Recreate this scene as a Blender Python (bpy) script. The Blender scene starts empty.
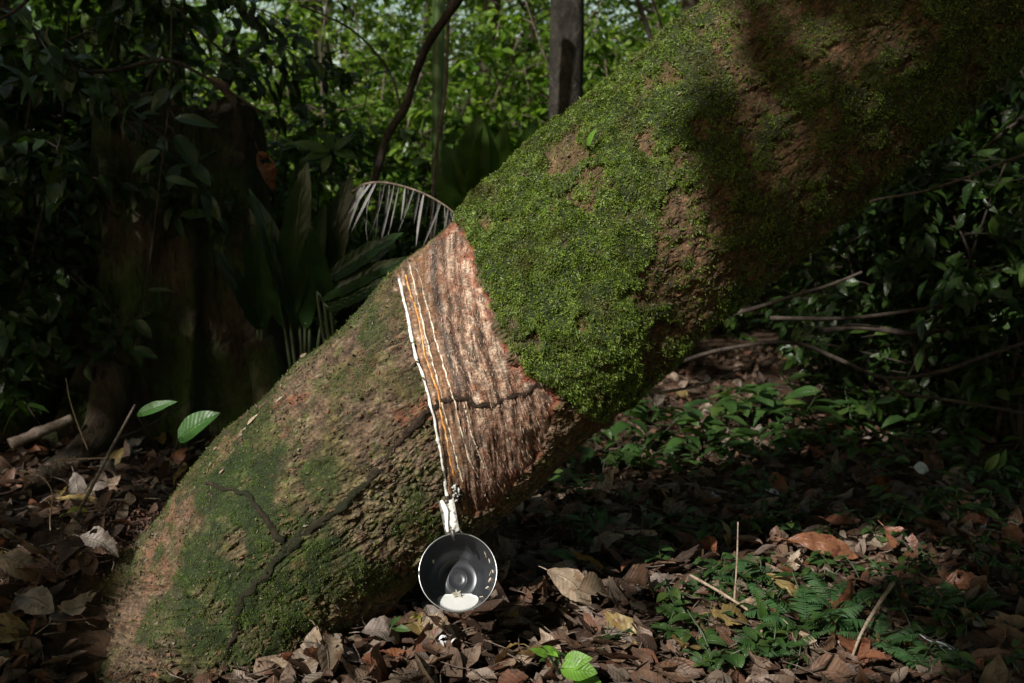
import bpy, math, random
import numpy as np
from mathutils import Vector, Matrix
from mathutils.bvhtree import BVHTree

random.seed(7)
R = np.random.RandomState(11)
scn = bpy.context.scene
COL = scn.collection
F = 996.0
CAMZ = 0.75
PITCH = math.radians(8)
FW = np.array([0, math.cos(PITCH), -math.sin(PITCH)])
UP = np.array([0, math.sin(PITCH), math.cos(PITCH)])
CAM = np.array([0, 0, CAMZ])
SUN_FROM = np.array([-0.44, -0.66, 0.61]); SUN_FROM /= np.linalg.norm(SUN_FROM)

# ------------------------------------------------------------------ maths
def ray(px, py):
    d = FW + np.array([(px-512)/F, 0, 0]) + UP*((341.5-py)/F)
    return d
def at(px, py, Y):
    d = ray(px, py)
    return CAM + d*(Y/d[1])
def project(P):
    q = P-CAM
    z = q@FW
    z = np.where(np.abs(z) < 1e-4, 1e-4, z)
    return 512+F*q[..., 0]/z, 341.5-F*(q@UP)/z, z

_perm = np.random.RandomState(3).permutation(256)
_perm = np.concatenate([_perm, _perm, _perm])
_val = np.random.RandomState(5).rand(256)*2-1
def vnoise(x, y, z):
    x, y, z = np.broadcast_arrays(np.asarray(x, float), np.asarray(y, float), np.asarray(z, float))
    xi = np.floor(x).astype(int); yi = np.floor(y).astype(int); zi = np.floor(z).astype(int)
    xf = x-xi; yf = y-yi; zf = z-zi
    u = xf*xf*(3-2*xf); v = yf*yf*(3-2*yf); w = zf*zf*(3-2*zf)
    def g(a, b, c):
        return _val[_perm[_perm[_perm[(xi+a) & 255]+((yi+b) & 255)]+((zi+c) & 255)]]
    x00 = g(0,0,0)*(1-u)+g(1,0,0)*u; x10 = g(0,1,0)*(1-u)+g(1,1,0)*u
    x01 = g(0,0,1)*(1-u)+g(1,0,1)*u; x11 = g(0,1,1)*(1-u)+g(1,1,1)*u
    return (x00*(1-v)+x10*v)*(1-w)+(x01*(1-v)+x11*v)*w
def fbm(x, y, z, o=4, g=0.5):
    a = 1; s = 0; t = 0
    for i in range(o):
        s = s+a*vnoise(x*2**i+17*i, y*2**i+5*i, z*2**i+9*i); t += a; a *= g
    return s/t
def sstep(a, b, x):
    t = np.clip((x-a)/(b-a), 0, 1)
    return t*t*(3-2*t)
def sdist(px, py, poly):
    """signed distance to polygon, negative inside"""
    poly = np.array(poly, float)
    n = len(poly); d = np.full(np.shape(px), 1e18); ins = np.zeros(np.shape(px), bool)
    for i in range(n):
        a = poly[i]; b = poly[(i+1) % n]
        e = b-a
        wx = px-a[0]; wy = py-a[1]
        t = np.clip((wx*e[0]+wy*e[1])/(e@e+1e-9), 0, 1)
        d = np.minimum(d, (wx-e[0]*t)**2+(wy-e[1]*t)**2)
        c = (a[1] > py) != (b[1] > py)
        with np.errstate(all='ignore'):
            xx = a[0]+(py-a[1])/(b[1]-a[1]+1e-12)*(b[0]-a[0])
        ins ^= c & (px < xx)
    d = np.sqrt(d)
    return np.where(ins, -d, d)
def catmull(P, n):
    P = [np.array(p, float) for p in P]
    Q = [2*P[0]-P[1]]+P+[2*P[-1]-P[-2]]
    out = []
    segs = len(P)-1
    for k in range(n):
        t = k/(n-1)*segs; i = min(int(t), segs-1); f = t-i
        a, b, c, d = Q[i], Q[i+1], Q[i+2], Q[i+3]
        out.append(0.5*((2*b)+(-a+c)*f+(2*a-5*b+4*c-d)*f*f+(-a+3*b-3*c+d)*f**3))
    return np.array(out)
def gh(x, y):
    """ground height"""
    x = np.asarray(x, float); y = np.asarray(y, float)
    h = 0.030*vnoise(x*1.3+3, y*1.3, 0.5)+0.012*vnoise(x*5, y*5, 2.5)
    h = h+0.15*np.exp(-(((x+0.75)/0.17)**2+((y-1.90)/0.26)**2))
    h = h+0.10*sstep(2.6, 6, y)+0.25*sstep(5, 25, y)*(1+vnoise(x*.2, y*.2, 1))
    h = h-0.07*np.exp(-(((x+0.66)/0.28)**2+((y-1.40)/0.24)**2))
    h = h-0.02*np.exp(-(((x+0.0)/0.5)**2+((y-1.5)/0.3)**2))
    return h
def ghit(px, py):
    d = ray(px, py); t = CAMZ/max(-d[2], .02)
    for _ in range(12):
        p = CAM+d*t
        t += (p[2]-float(gh(p[0], p[1])))/max(-d[2], .02)*0.8
    return CAM+d*t

# ------------------------------------------------------------------ object helpers
def tag(o, label=None, cat=None, group=None, kind=None):
    if label: o['label'] = label
    if cat: o['category'] = cat
    if group: o['group'] = group
    if kind: o['kind'] = kind
    return o
def mesh_np(name, V, faces, mat, uv=None, col=None, smooth=True):
    """faces: list of int arrays each (n,k)"""
    if isinstance(faces, np.ndarray): faces = [faces]
    me = bpy.data.meshes.new(name)
    V = np.asarray(V, np.float32)
    me.vertices.add(len(V)); me.vertices.foreach_set('co', V.ravel())
    lv = np.concatenate([f.ravel() for f in faces]).astype(np.int32)
    cnt = np.concatenate([np.full(len(f), f.shape[1]) for f in faces])
    st = np.concatenate([[0], np.cumsum(cnt)[:-1]]).astype(np.int32)
    me.loops.add(len(lv)); me.loops.foreach_set('vertex_index', lv)
    me.polygons.add(len(cnt)); me.polygons.foreach_set('loop_start', st)
    try: me.polygons.foreach_set('loop_total', cnt.astype(np.int32))
    except Exception: pass
    me.polygons.foreach_set('use_smooth', np.full(len(cnt), smooth))
    if uv is not None:
        l = me.uv_layers.new(name='UVMap')
        l.data.foreach_set('uv', np.asarray(uv, np.float32)[lv].ravel())
    if col is not None:
        a = me.color_attributes.new('albedo', 'FLOAT_COLOR', 'POINT')
        c = np.ones((len(V), 4), np.float32); c[:, :3] = col
        a.data.foreach_set('color', c.ravel())
    me.update(calc_edges=True)
    if mat: me.materials.append(mat)
    return me
def link(name, me, parent=None, loc=None):
    o = bpy.data.objects.new(name, me)
    COL.objects.link(o)
    if parent: o.parent = parent
    if loc is not None: o.location = loc
    return o
def empty(name, loc=(0, 0, 0)):
    o = bpy.data.objects.new(name, None); o.empty_display_size = .1
    COL.objects.link(o); o.location = [float(v) for v in loc]
    return o
KIDS = {}
def part(name, me, parent, label=None):
    o = link(name, me, parent)
    KIDS.setdefault(parent.name, []).append(o)
    if label: o['label'] = label
    return o
def copy_tree(o, parent=None):
    c = o.copy(); COL.objects.link(c); c.parent = parent
    for k in KIDS.get(o.name, []):
        copy_tree(k, c)
    return c

class MB:
    def __init__(s): s.V = []; s.F = {3: [], 4: []}; s.U = []; s.n = 0
    def add(s, V, Fs, U=None):
        V = np.asarray(V, float)
        for f in (Fs if isinstance(Fs, list) else [Fs]):
            if len(f): s.F[f.shape[1]].append(np.asarray(f)+s.n)
        s.V.append(V); s.U.append(np.zeros((len(V), 2)) if U is None else U); s.n += len(V)
        return s
    def build(s, name, mat, smooth=True):
        fs = [np.concatenate(s.F[k]) for k in (3, 4) if s.F[k]]
        return mesh_np(name, np.concatenate(s.V), fs, mat, uv=np.concatenate(s.U), smooth=smooth)

def tube_geo(pts, rad, seg=8, rough=0.0, freq=20, seed=0, flat=1.0, nrm=None):
    pts = np.asarray(pts, float); n = len(pts)
    rad = np.broadcast_to(np.asarray(rad, float), (n,))
    T = np.gradient(pts, axis=0); T /= np.linalg.norm(T, axis=1)[:, None]+1e-12
    ref = np.array([0, -1, 0.3]) if nrm is None else np.asarray(nrm, float)
    ref = np.broadcast_to(ref, (n, 3))
    bad = np.abs((T*ref).sum(1)/np.linalg.norm(ref, axis=1)) > .95
    ref = np.where(bad[:, None], np.array([1., 0.2, 0]), ref)
    B = ref-T*(T*ref).sum(1)[:, None]; B /= np.linalg.norm(B, axis=1)[:, None]
    N = np.cross(T, B)
    th = np.arange(seg)/seg*2*np.pi
    ring = flat*np.cos(th)[None, :, None]*B[:, None]+np.sin(th)[None, :, None]*N[:, None]
    r = rad[:, None]*np.ones(seg)
    P0 = pts[:, None]+ring*r[..., None]
    if rough:
        nz = fbm(P0[..., 0]*freq+seed, P0[..., 1]*freq, P0[..., 2]*freq, 3)
        P0 = pts[:, None]+ring*(r*(1+rough*nz))[..., None]
    V = P0.reshape(-1, 3)
    V = np.vstack([V, pts[0], pts[-1]])
    i = np.arange(n-1)[:, None]*seg; j = np.arange(seg)[None]; j2 = (j+1) % seg
    Q = np.stack([i+j, i+j2, i+seg+j2, i+seg+j], -1).reshape(-1, 4)
    j = np.arange(seg); j2 = (j+1) % seg
    c0 = np.stack([np.full(seg, n*seg), j2, j], -1)
    c1 = np.stack([np.full(seg, n*seg+1), (n-1)*seg+j, (n-1)*seg+j2], -1)
    L = np.concatenate([[0], np.cumsum(np.linalg.norm(np.diff(pts, axis=0), axis=1))])
    U = np.stack([np.repeat(L, seg), np.tile(th/6.283, n)], -1)
    U = np.vstack([U, [0, 0], [L[-1], 0]])
    return V, [Q, np.vstack([c0, c1])], U
def tube(path, r0, r1=None, n=24, seg=8, **k):
    P = catmull(path, n); r1 = r0 if r1 is None else r1
    return tube_geo(P, np.linspace(r0, r1, n), seg, **k)

def norm(a): return a/(np.linalg.norm(a, axis=-1, keepdims=True)+1e-12)
def leaf_geo(pos, d, nrm, L, W, fold=.25, curl=.2, us=(0, .22, .5, .8, 1), prof=None, wob=0.0, cross=(-1, 0, 1)):
    """a batch of leaves. pos,d,nrm:(n,3)  L,W,fold,curl:(n,) or scalars"""
    n = len(pos); d = norm(d); s = norm(np.cross(d, nrm)); m = np.cross(s, d)
    L = np.broadcast_to(L, (n,)); W = np.broadcast_to(W, (n,)); fold = np.broadcast_to(fold, (n,)); curl = np.broadcast_to(curl, (n,))
    us = np.array(us, float); vs = np.array(cross, float)
    if prof is None:
        w = np.sin(np.pi*us**.75)**.85; w[0] = .04; w[-1] = .02
    else: w = np.array(prof, float)
    U, Vv = np.meshgrid(us, vs, indexing='ij'); Wp = np.repeat(w[:, None], len(vs), 1)
    a = curl[:, None, None]*2
    # bend along an arc
    ang = a*U[None]
    sx = np.where(np.abs(a) > 1e-3, np.sin(ang)/np.where(np.abs(a) > 1e-3, a, 1), U[None])
    sz = np.where(np.abs(a) > 1e-3, -(1-np.cos(ang))/np.where(np.abs(a) > 1e-3, a, 1), 0*U[None])
    side = (Vv*Wp)[None]*W[:, None, None]*.5
    hgt = (np.abs(Vv)*Wp)[None]*W[:, None, None]*.5*fold[:, None, None]
    P = pos[:, None, None]+d[:, None, None]*(sx*L[:, None, None])[..., None]+s[:, None, None]*side[..., None]+m[:, None, None]*(sz*L[:, None, None]+hgt)[..., None]
    if wob:
        P = P+wob*np.stack([vnoise(P[..., 0]*60+k*9, P[..., 1]*60, P[..., 2]*60) for k in range(3)], -1)
    nu, nv = len(us), len(vs); per = nu*nv
    i, j = np.meshgrid(np.arange(nu-1), np.arange(nv-1), indexing='ij')
    q = np.stack([i*nv+j, i*nv+j+1, (i+1)*nv+j+1, (i+1)*nv+j], -1).reshape(-1, 4)
    Q = (q[None]+np.arange(n)[:, None, None]*per).reshape(-1, 4)
    UVs = np.tile(np.stack([U, Vv], -1).reshape(-1, 2), (n, 1))
    return P.reshape(-1, 3), Q, UVs

# ------------------------------------------------------------------ materials
def new_mat(name):
    m = bpy.data.materials.new(name); m.use_nodes = True
    nt = m.node_tree; nt.nodes.clear()
    return m, nt
class NT:
    def __init__(s, nt): s.nt = nt
    def n(s, t, **k):
        x = s.nt.nodes.new(t)
        for a, b in k.items():
            if a.startswith('_'): setattr(x, a[1:], b)
            else:
                x.inputs[a.replace('__', ' ')].default_value = b
        return x
    def l(s, a, b): s.nt.links.new(a, b)
    def ramp(s, fac, stops):
        r = s.nt.nodes.new('ShaderNodeValToRGB'); e = r.color_ramp.elements
        while len(e) < len(stops): e.new(.5)
        for el, (p, c) in zip(e, stops):
            el.position = p; el.color = (*c, 1) if len(c) == 3 else c
        s.l(fac, r.inputs[0]); return r.outputs[0]
    def mix(s, fac, a, b, mode='MIX'):
        m = s.nt.nodes.new('ShaderNodeMix'); m.data_type = 'RGBA'; m.blend_type = mode
        for sock, v in ((m.inputs[0], fac), (m.inputs[6], a), (m.inputs[7], b)):
            if isinstance(v, bpy.types.NodeSocket): s.l(v, sock)
            elif isinstance(v, (int, float)): sock.default_value = v
            else: sock.default_value = (*v, 1)
        return m.outputs[2]
    def math(s, op, a, b=0.0):
        m = s.nt.nodes.new('ShaderNodeMath'); m.operation = op
        for sock, v in ((m.inputs[0], a), (m.inputs[1], b)):
            if isinstance(v, bpy.types.NodeSocket): s.l(v, sock)
            else: sock.default_value = v
        return m.outputs[0]
    def noise(s, scale, detail=4, rough=.55, vec=None, dist=0):
        x = s.nt.nodes.new('ShaderNodeTexNoise'); x.inputs['Scale'].default_value = scale
        x.inputs['Detail'].default_value = detail; x.inputs['Roughness'].default_value = rough
        x.inputs['Distortion'].default_value = dist
        if vec is None:
            tc = s.nt.nodes.new('ShaderNodeTexCoord'); vec = tc.outputs['Object']
        s.l(vec, x.inputs['Vector'])
        return x.outputs['Fac']
    def bump(s, h, strength=.4, dist=.003, normal=None):
        b = s.nt.nodes.new('ShaderNodeBump'); b.inputs['Strength'].default_value = strength; b.inputs['Distance'].default_value = dist
        s.l(h, b.inputs['Height'])
        if normal: s.l(normal, b.inputs['Normal'])
        return b.outputs[0]

def leaf_mat(name, cols, trans=.35, rough=.45, veins=True, tcol=None, spots=None, nscale=25, spec=.4):
    m, nt = new_mat(name); N = NT(nt)
    geo = N.n('ShaderNodeNewGeometry'); oi = N.n('ShaderNodeObjectInfo')
    rnd = N.math('FRACT', N.math('ADD', geo.outputs['Random Per Island'], oi.outputs['Random']))
    k = len(cols); stops = [(i/(k-1), c) for i, c in enumerate(cols)]
    c = N.ramp(rnd, stops)
    nz = N.noise(nscale, 5, .6)
    c = N.mix(1.0, c, N.ramp(nz, [(.25, (.55,)*3), (.7, (1.3,)*3)]), 'MULTIPLY')
    if spots:
        nz2 = N.noise(nscale*2.4, 3, .6)
        c = N.mix(N.ramp(nz2, [(.52, (0,)*3), (.64, (1,)*3)]), c, spots)
    uv = N.n('ShaderNodeUVMap'); sp = N.n('ShaderNodeSeparateXYZ'); N.l(uv.outputs[0], sp.inputs[0])
    av = N.math('ABSOLUTE', sp.outputs[1])
    w = N.math('SINE', N.math('MULTIPLY', N.math('SUBTRACT', sp.outputs[0], N.math('MULTIPLY', av, .18)), 65))
    mid = N.ramp(av, [(.0, (1,)*3), (.09, (0,)*3)])
    h = N.math('ADD', N.math('MULTIPLY', w, .22), N.math('MULTIPLY', mid, 1.6))
    if veins:
        vl = N.ramp(w, [(.9, (0,)*3), (1.0, (.16,)*3)])
        vl = N.math('MAXIMUM', vl, N.math('MULTIPLY', mid, .5))
        c = N.mix(vl, c, N.mix(1.0, c, (1.6, 1.55, 1.3), 'MULTIPLY'))
    bs = N.n('ShaderNodeBsdfPrincipled'); bs.inputs['Roughness'].default_value = rough
    bs.inputs['Specular IOR Level'].default_value = spec
    N.l(c, bs.inputs['Base Color'])
    b = N.bump(N.math('ADD', h, N.math('MULTIPLY', nz, 4.0)), .6, .0014)
    N.l(b, bs.inputs['Normal'])
    tr = N.n('ShaderNodeBsdfTranslucent')
    N.l(N.mix(1.0, c, tcol or (1.5, 1.5, .7), 'MULTIPLY'), tr.inputs[0])
    mx = N.n('ShaderNodeMixShader'); mx.inputs[0].default_value = trans
    N.l(bs.outputs[0], mx.inputs[1]); N.l(tr.outputs[0], mx.inputs[2])
    o = N.n('ShaderNodeOutputMaterial'); N.l(mx.outputs[0], o.inputs[0])
    return m
def bark_mat(name, stops, scale=6, stretch=(1, 1, .25), rough=.9, moss=None, bump=.8, bdist=.01, uvmode=False):
    m, nt = new_mat(name); N = NT(nt)
    tc = N.n('ShaderNodeTexCoord'); mp = N.n('ShaderNodeMapping'); N.l(tc.outputs['Object'], mp.inputs[0])
    mp.inputs['Scale'].default_value = stretch
    nz = N.noise(scale, 8, .65, mp.outputs[0], .6)
    c = N.ramp(nz, stops)
    if moss:
        n2 = N.noise(4, 6, .6, None, .3)
        c = N.mix(N.ramp(n2, [(.45, (0,)*3), (.62, (1,)*3)]), c, moss)
    n3 = N.noise(scale*7, 5, .6, mp.outputs[0])
    c = N.mix(1.0, c, N.ramp(n3, [(.3, (.6,)*3), (.7, (1.3,)*3)]), 'MULTIPLY')
    bs = N.n('ShaderNodeBsdfPrincipled'); bs.inputs['Roughness'].default_value = rough; bs.inputs['Specular IOR Level'].default_value = .2
    N.l(c, bs.inputs['Base Color'])
    N.l(N.bump(N.math('ADD', nz, N.math('MULTIPLY', n3, .35)), bump, bdist), bs.inputs['Normal'])
    o = N.n('ShaderNodeOutputMaterial'); N.l(bs.outputs[0], o.inputs[0])
    return m
def plain_mat(name, col, rough=.5, metal=0, spec=.5, nvar=.25, nscale=40, bump=.2, bdist=.001, sss=0, stops=None):
    m, nt = new_mat(name); N = NT(nt)
    nz = N.noise(nscale, 5, .6)
    if stops: c = N.ramp(nz, stops)
    else: c = N.mix(1.0, col, N.ramp(nz, [(.3, (1-nvar,)*3), (.7, (1+nvar,)*3)]), 'MULTIPLY')
    bs = N.n('ShaderNodeBsdfPrincipled'); bs.inputs['Roughness'].default_value = rough; bs.inputs['Metallic'].default_value = metal
    bs.inputs['Specular IOR Level'].default_value = spec
    if sss: bs.inputs['Subsurface Weight'].default_value = sss; bs.inputs['Subsurface Scale'].default_value = .003
    N.l(c, bs.inputs['Base Color']); N.l(N.bump(nz, bump, bdist), bs.inputs['Normal'])
    o = N.n('ShaderNodeOutputMaterial'); N.l(bs.outputs[0], o.inputs[0])
    return m

# greens
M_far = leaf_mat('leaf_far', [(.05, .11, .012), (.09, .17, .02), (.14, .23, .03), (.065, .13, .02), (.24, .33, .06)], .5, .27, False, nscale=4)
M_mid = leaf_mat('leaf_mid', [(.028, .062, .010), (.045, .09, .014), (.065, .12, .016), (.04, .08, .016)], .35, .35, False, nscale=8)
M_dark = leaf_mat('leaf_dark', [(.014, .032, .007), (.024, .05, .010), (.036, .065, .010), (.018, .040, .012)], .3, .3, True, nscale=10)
M_herb = leaf_mat('leaf_herb', [(.026, .062, .014), (.042, .09, .018), (.036, .075, .022), (.07, .11, .022)], .3, .38, True)
M_lime = leaf_mat('leaf_lime', [(.13, .27, .03), (.17, .33, .04), (.11, .24, .03)], .35, .4, True)
M_fern = leaf_mat('fern_green', [(.035, .10, .03), (.06, .14, .04), (.05, .11, .04)], .3, .45, False)
M_canopy = leaf_mat('leaf_canopy', [(.03, .07, .015), (.05, .10, .02), (.04, .085, .02)], .12, .5, False, nscale=4)
M_blade = leaf_mat('leaf_blade', [(.014, .032, .009), (.02, .042, .012)], .3, .25, True, nscale=6)
# dead leaves
DEAD = {
 'brown': leaf_mat('dead_brown', [(.075, .038, .022), (.12, .065, .038)], .12, .5, True, (1.3, 1, .7), (.05, .025, .015)),
 'tan': leaf_mat('dead_tan', [(.24, .175, .12), (.33, .26, .19)], .15, .42, True, (1.3, 1, .7), (.16, .10, .06)),
 'grey': leaf_mat('dead_grey', [(.17, .135, .115), (.25, .21, .18)], .1, .5, True, (1.2, 1, .8), (.10, .075, .06)),
 'russet': leaf_mat('dead_russet', [(.14, .055, .028), (.20, .085, .042)], .15, .45, True, (1.4, .9, .6), (.09, .03, .018)),
 'ochre': leaf_mat('dead_ochre', [(.20, .14, .05), (.27, .20, .08)], .2, .45, True, (1.3, 1, .5), (.13, .07, .025)),
}
M_litter = leaf_mat('litter', [(.03, .018, .012), (.07, .038, .024), (.11, .062, .036), (.17, .13, .10), (.08, .045, .028), (.11, .045, .025), (.20, .155, .11), (.045, .028, .02)], .1, .55, True, (1.3, 1, .7), (.05, .03, .02))
M_bark_d = bark_mat('bark_dark', [(.3, (.015, .012, .009)), (.5, (.05, .04, .028)), (.7, (.10, .085, .06))], 6, moss=(.02, .035, .01))
M_bark_g = bark_mat('bark_grey', [(.3, (.010, .009, .007)), (.5, (.03, .026, .021)), (.7, (.075, .068, .057))], 11, (1, 1, .7), bdist=.03)
M_stump = bark_mat('bark_stump', [(.28, (.008, .006, .004)), (.48, (.03, .022, .014)), (.7, (.07, .052, .03))], 9, (1.4, 1.4, .6), moss=(.030, .05, .010), bdist=.06)
M_twig = bark_mat('twig_bark', [(.3, (.05, .035, .025)), (.5, (.12, .09, .07)), (.7, (.22, .18, .145))], 20, (1, 1, 1), bdist=.002)
M_twig_d = bark_mat('twig_dark', [(.3, (.015, .011, .009)), (.5, (.04, .03, .024)), (.7, (.08, .065, .05))], 20, (1, 1, 1), bdist=.002)
M_stick = bark_mat('stick_pale', [(.3, (.16, .11, .07)), (.5, (.28, .21, .15)), (.7, (.38, .31, .24))], 30, (1, 1, 1), bdist=.001)
M_stem = plain_mat('stem_green', (.035, .05, .02), .5, nscale=30)

# ------------------------------------------------------------------ world, sun, camera
w = bpy.data.worlds.new('World'); scn.world = w; w.use_nodes = True
wn = w.node_tree; bg = wn.nodes['Background']
sky = wn.nodes.new('ShaderNodeTexSky'); sky.sky_type = 'NISHITA'; sky.sun_disc = False
elev = math.asin(SUN_FROM[2])
sky.sun_elevation = elev; sky.sun_rotation = math.atan2(SUN_FROM[0], SUN_FROM[1])
sky.air_density = 1.2; sky.dust_density = 2.0
wb = wn.nodes.new('ShaderNodeMix'); wb.data_type = 'RGBA'; wb.blend_type = 'MULTIPLY'; wb.inputs[0].default_value = 1
wb.inputs[7].default_value = (1.12, 1.03, .76, 1)      # the photograph's warm white balance
wn.links.new(sky.outputs[0], wb.inputs[6]); wn.links.new(wb.outputs[2], bg.inputs[0]); bg.inputs[1].default_value = 0.105
sl = bpy.data.lights.new('sun', 'SUN'); sl.energy = 5.0; sl.angle = math.radians(.55); sl.color = (1, .965, .90)
so = bpy.data.objects.new('sun', sl); COL.objects.link(so)
so.rotation_euler = Vector(SUN_FROM).to_track_quat('Z', 'Y').to_euler(); so.location = (-5, -6, 8)
cd = bpy.data.cameras.new('camera'); cam = bpy.data.objects.new('camera', cd); COL.objects.link(cam)
cam.location = (0, 0, CAMZ); cam.rotation_euler = (math.pi/2-PITCH, 0, 0)
cd.lens = 996/1024*36; cd.sensor_width = 36; cd.clip_end = 500; cd.clip_start = .05
cd.dof.use_dof = True; cd.dof.focus_distance = 1.6; cd.dof.aperture_fstop = 6.3
scn.camera = cam
scn.view_settings.view_transform = 'Standard'; scn.view_settings.look = 'None'
scn.view_settings.exposure = 0.45; scn.view_settings.gamma = 1
cy = scn.cycles
cy.max_bounces = 6; cy.diffuse_bounces = 3; cy.glossy_bounces = 2; cy.transmission_bounces = 3; cy.caustics_reflective = False; cy.caustics_refractive = False
cy.use_denoising = True; cy.denoising_prefilter = 'FAST'; cy.sample_clamp_indirect = 3

# ------------------------------------------------------------------ ground
def build_ground():
    def axis(a, b, fine0, fine1, step, coarse):
        return np.unique(np.concatenate([np.arange(a, fine0, coarse), np.arange(fine0, fine1, step), np.arange(fine1, b+.1, coarse)]))
    xs = axis(-80, 80, -1.8, 2.4, .015, 1.3); ys = axis(-60, 100, 1.1, 4.2, .015, 1.3)
    X, Y = np.meshgrid(xs, ys, indexing='ij')
    near = sstep(0.6, 1.2, Y)*(1-sstep(3.8, 4.4, Y))
    Z = gh(X, Y)+near*(.010*fbm(X*30, Y*30, 1.3, 4)+.004*vnoise(X*90, Y*90, 3))
    V = np.stack([X, Y, Z], -1).reshape(-1, 3)
    n, m = X.shape
    i, j = np.meshgrid(np.arange(n-1), np.arange(m-1), indexing='ij')
    Q = np.stack([i*m+j, (i+1)*m+j, (i+1)*m+j+1, i*m+j+1], -1).reshape(-1, 4)
    g = bark_mat('soil', [(.3, (.014, .009, .006)), (.5, (.04, .024, .014)), (.68, (.085, .045, .025))], 25, (1, 1, 1), bdist=.006)
    o = link('ground', mesh_np('ground', V, Q, g)); tag(o, kind='structure')
build_ground()

# ------------------------------------------------------------------ the leaning tapped tree
CL = [(80, 830, 1.68, .32), (146, 740, 1.74, .295), (212, 655, 1.79, .264), (262, 584, 1.80, .232), (303, 528, 1.79, .228), (420, 421, 1.775, .2215), (541, 314, 1.76, .2205), (663, 209, 1.75, .2185),
      (786, 102, 1.74, .216), (1084, -161, 1.70, .205)]
LEAN = empty('leaning_tree', at(222, 612, 1.81))
tag(LEAN, 'thick leaning tree trunk with mossy bark and a freshly tapped latex panel', 'tree')
LOC = np.array(LEAN.location)
PX1 = np.array([399, 408, 415, 425, 432, 437, 441, 444, 447, 450]); PY1 = np.array([278, 317, 354, 384, 410, 434, 455, 472, 497, 520])
PANEL = [(452, 218), (466, 232), (476, 262), (489, 296), (498, 332), (512, 362), (534, 376), (556, 398), (556, 428), (538, 462), (512, 492), (486, 512), (462, 520), (449, 508),
         (443, 475), (436, 438), (428, 400), (415, 358), (405, 312), (394, 282), (404, 262), (424, 244)]
MOSS1 = [(455, 214), (500, 172), (560, 120), (620, 68), (700, 0), (760, -60), (1024, -300), (1200, -300), (1100, 60), (960, 120), (840, 235), (760, 292), (690, 335), (645, 385), (604, 422), (575, 405), (556, 385), (530, 372), (505, 330), (492, 290), (476, 250), (466, 228)]
MOSS2 = [(196, 465), (225, 446), (262, 425), (300, 420), (290, 470), (270, 505), (330, 530), (352, 560), (345, 610), (300, 650), (200, 660), (172, 640), (168, 590), (182, 530)]
VINE = [(600, 372), (575, 374), (545, 382), (520, 394), (488, 405), (462, 398), (440, 401), (415, 425), (387, 458), (360, 490), (340, 509), (310, 531), (287, 550), (263, 578), (241, 600), (233, 635), (226, 668)]

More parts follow.
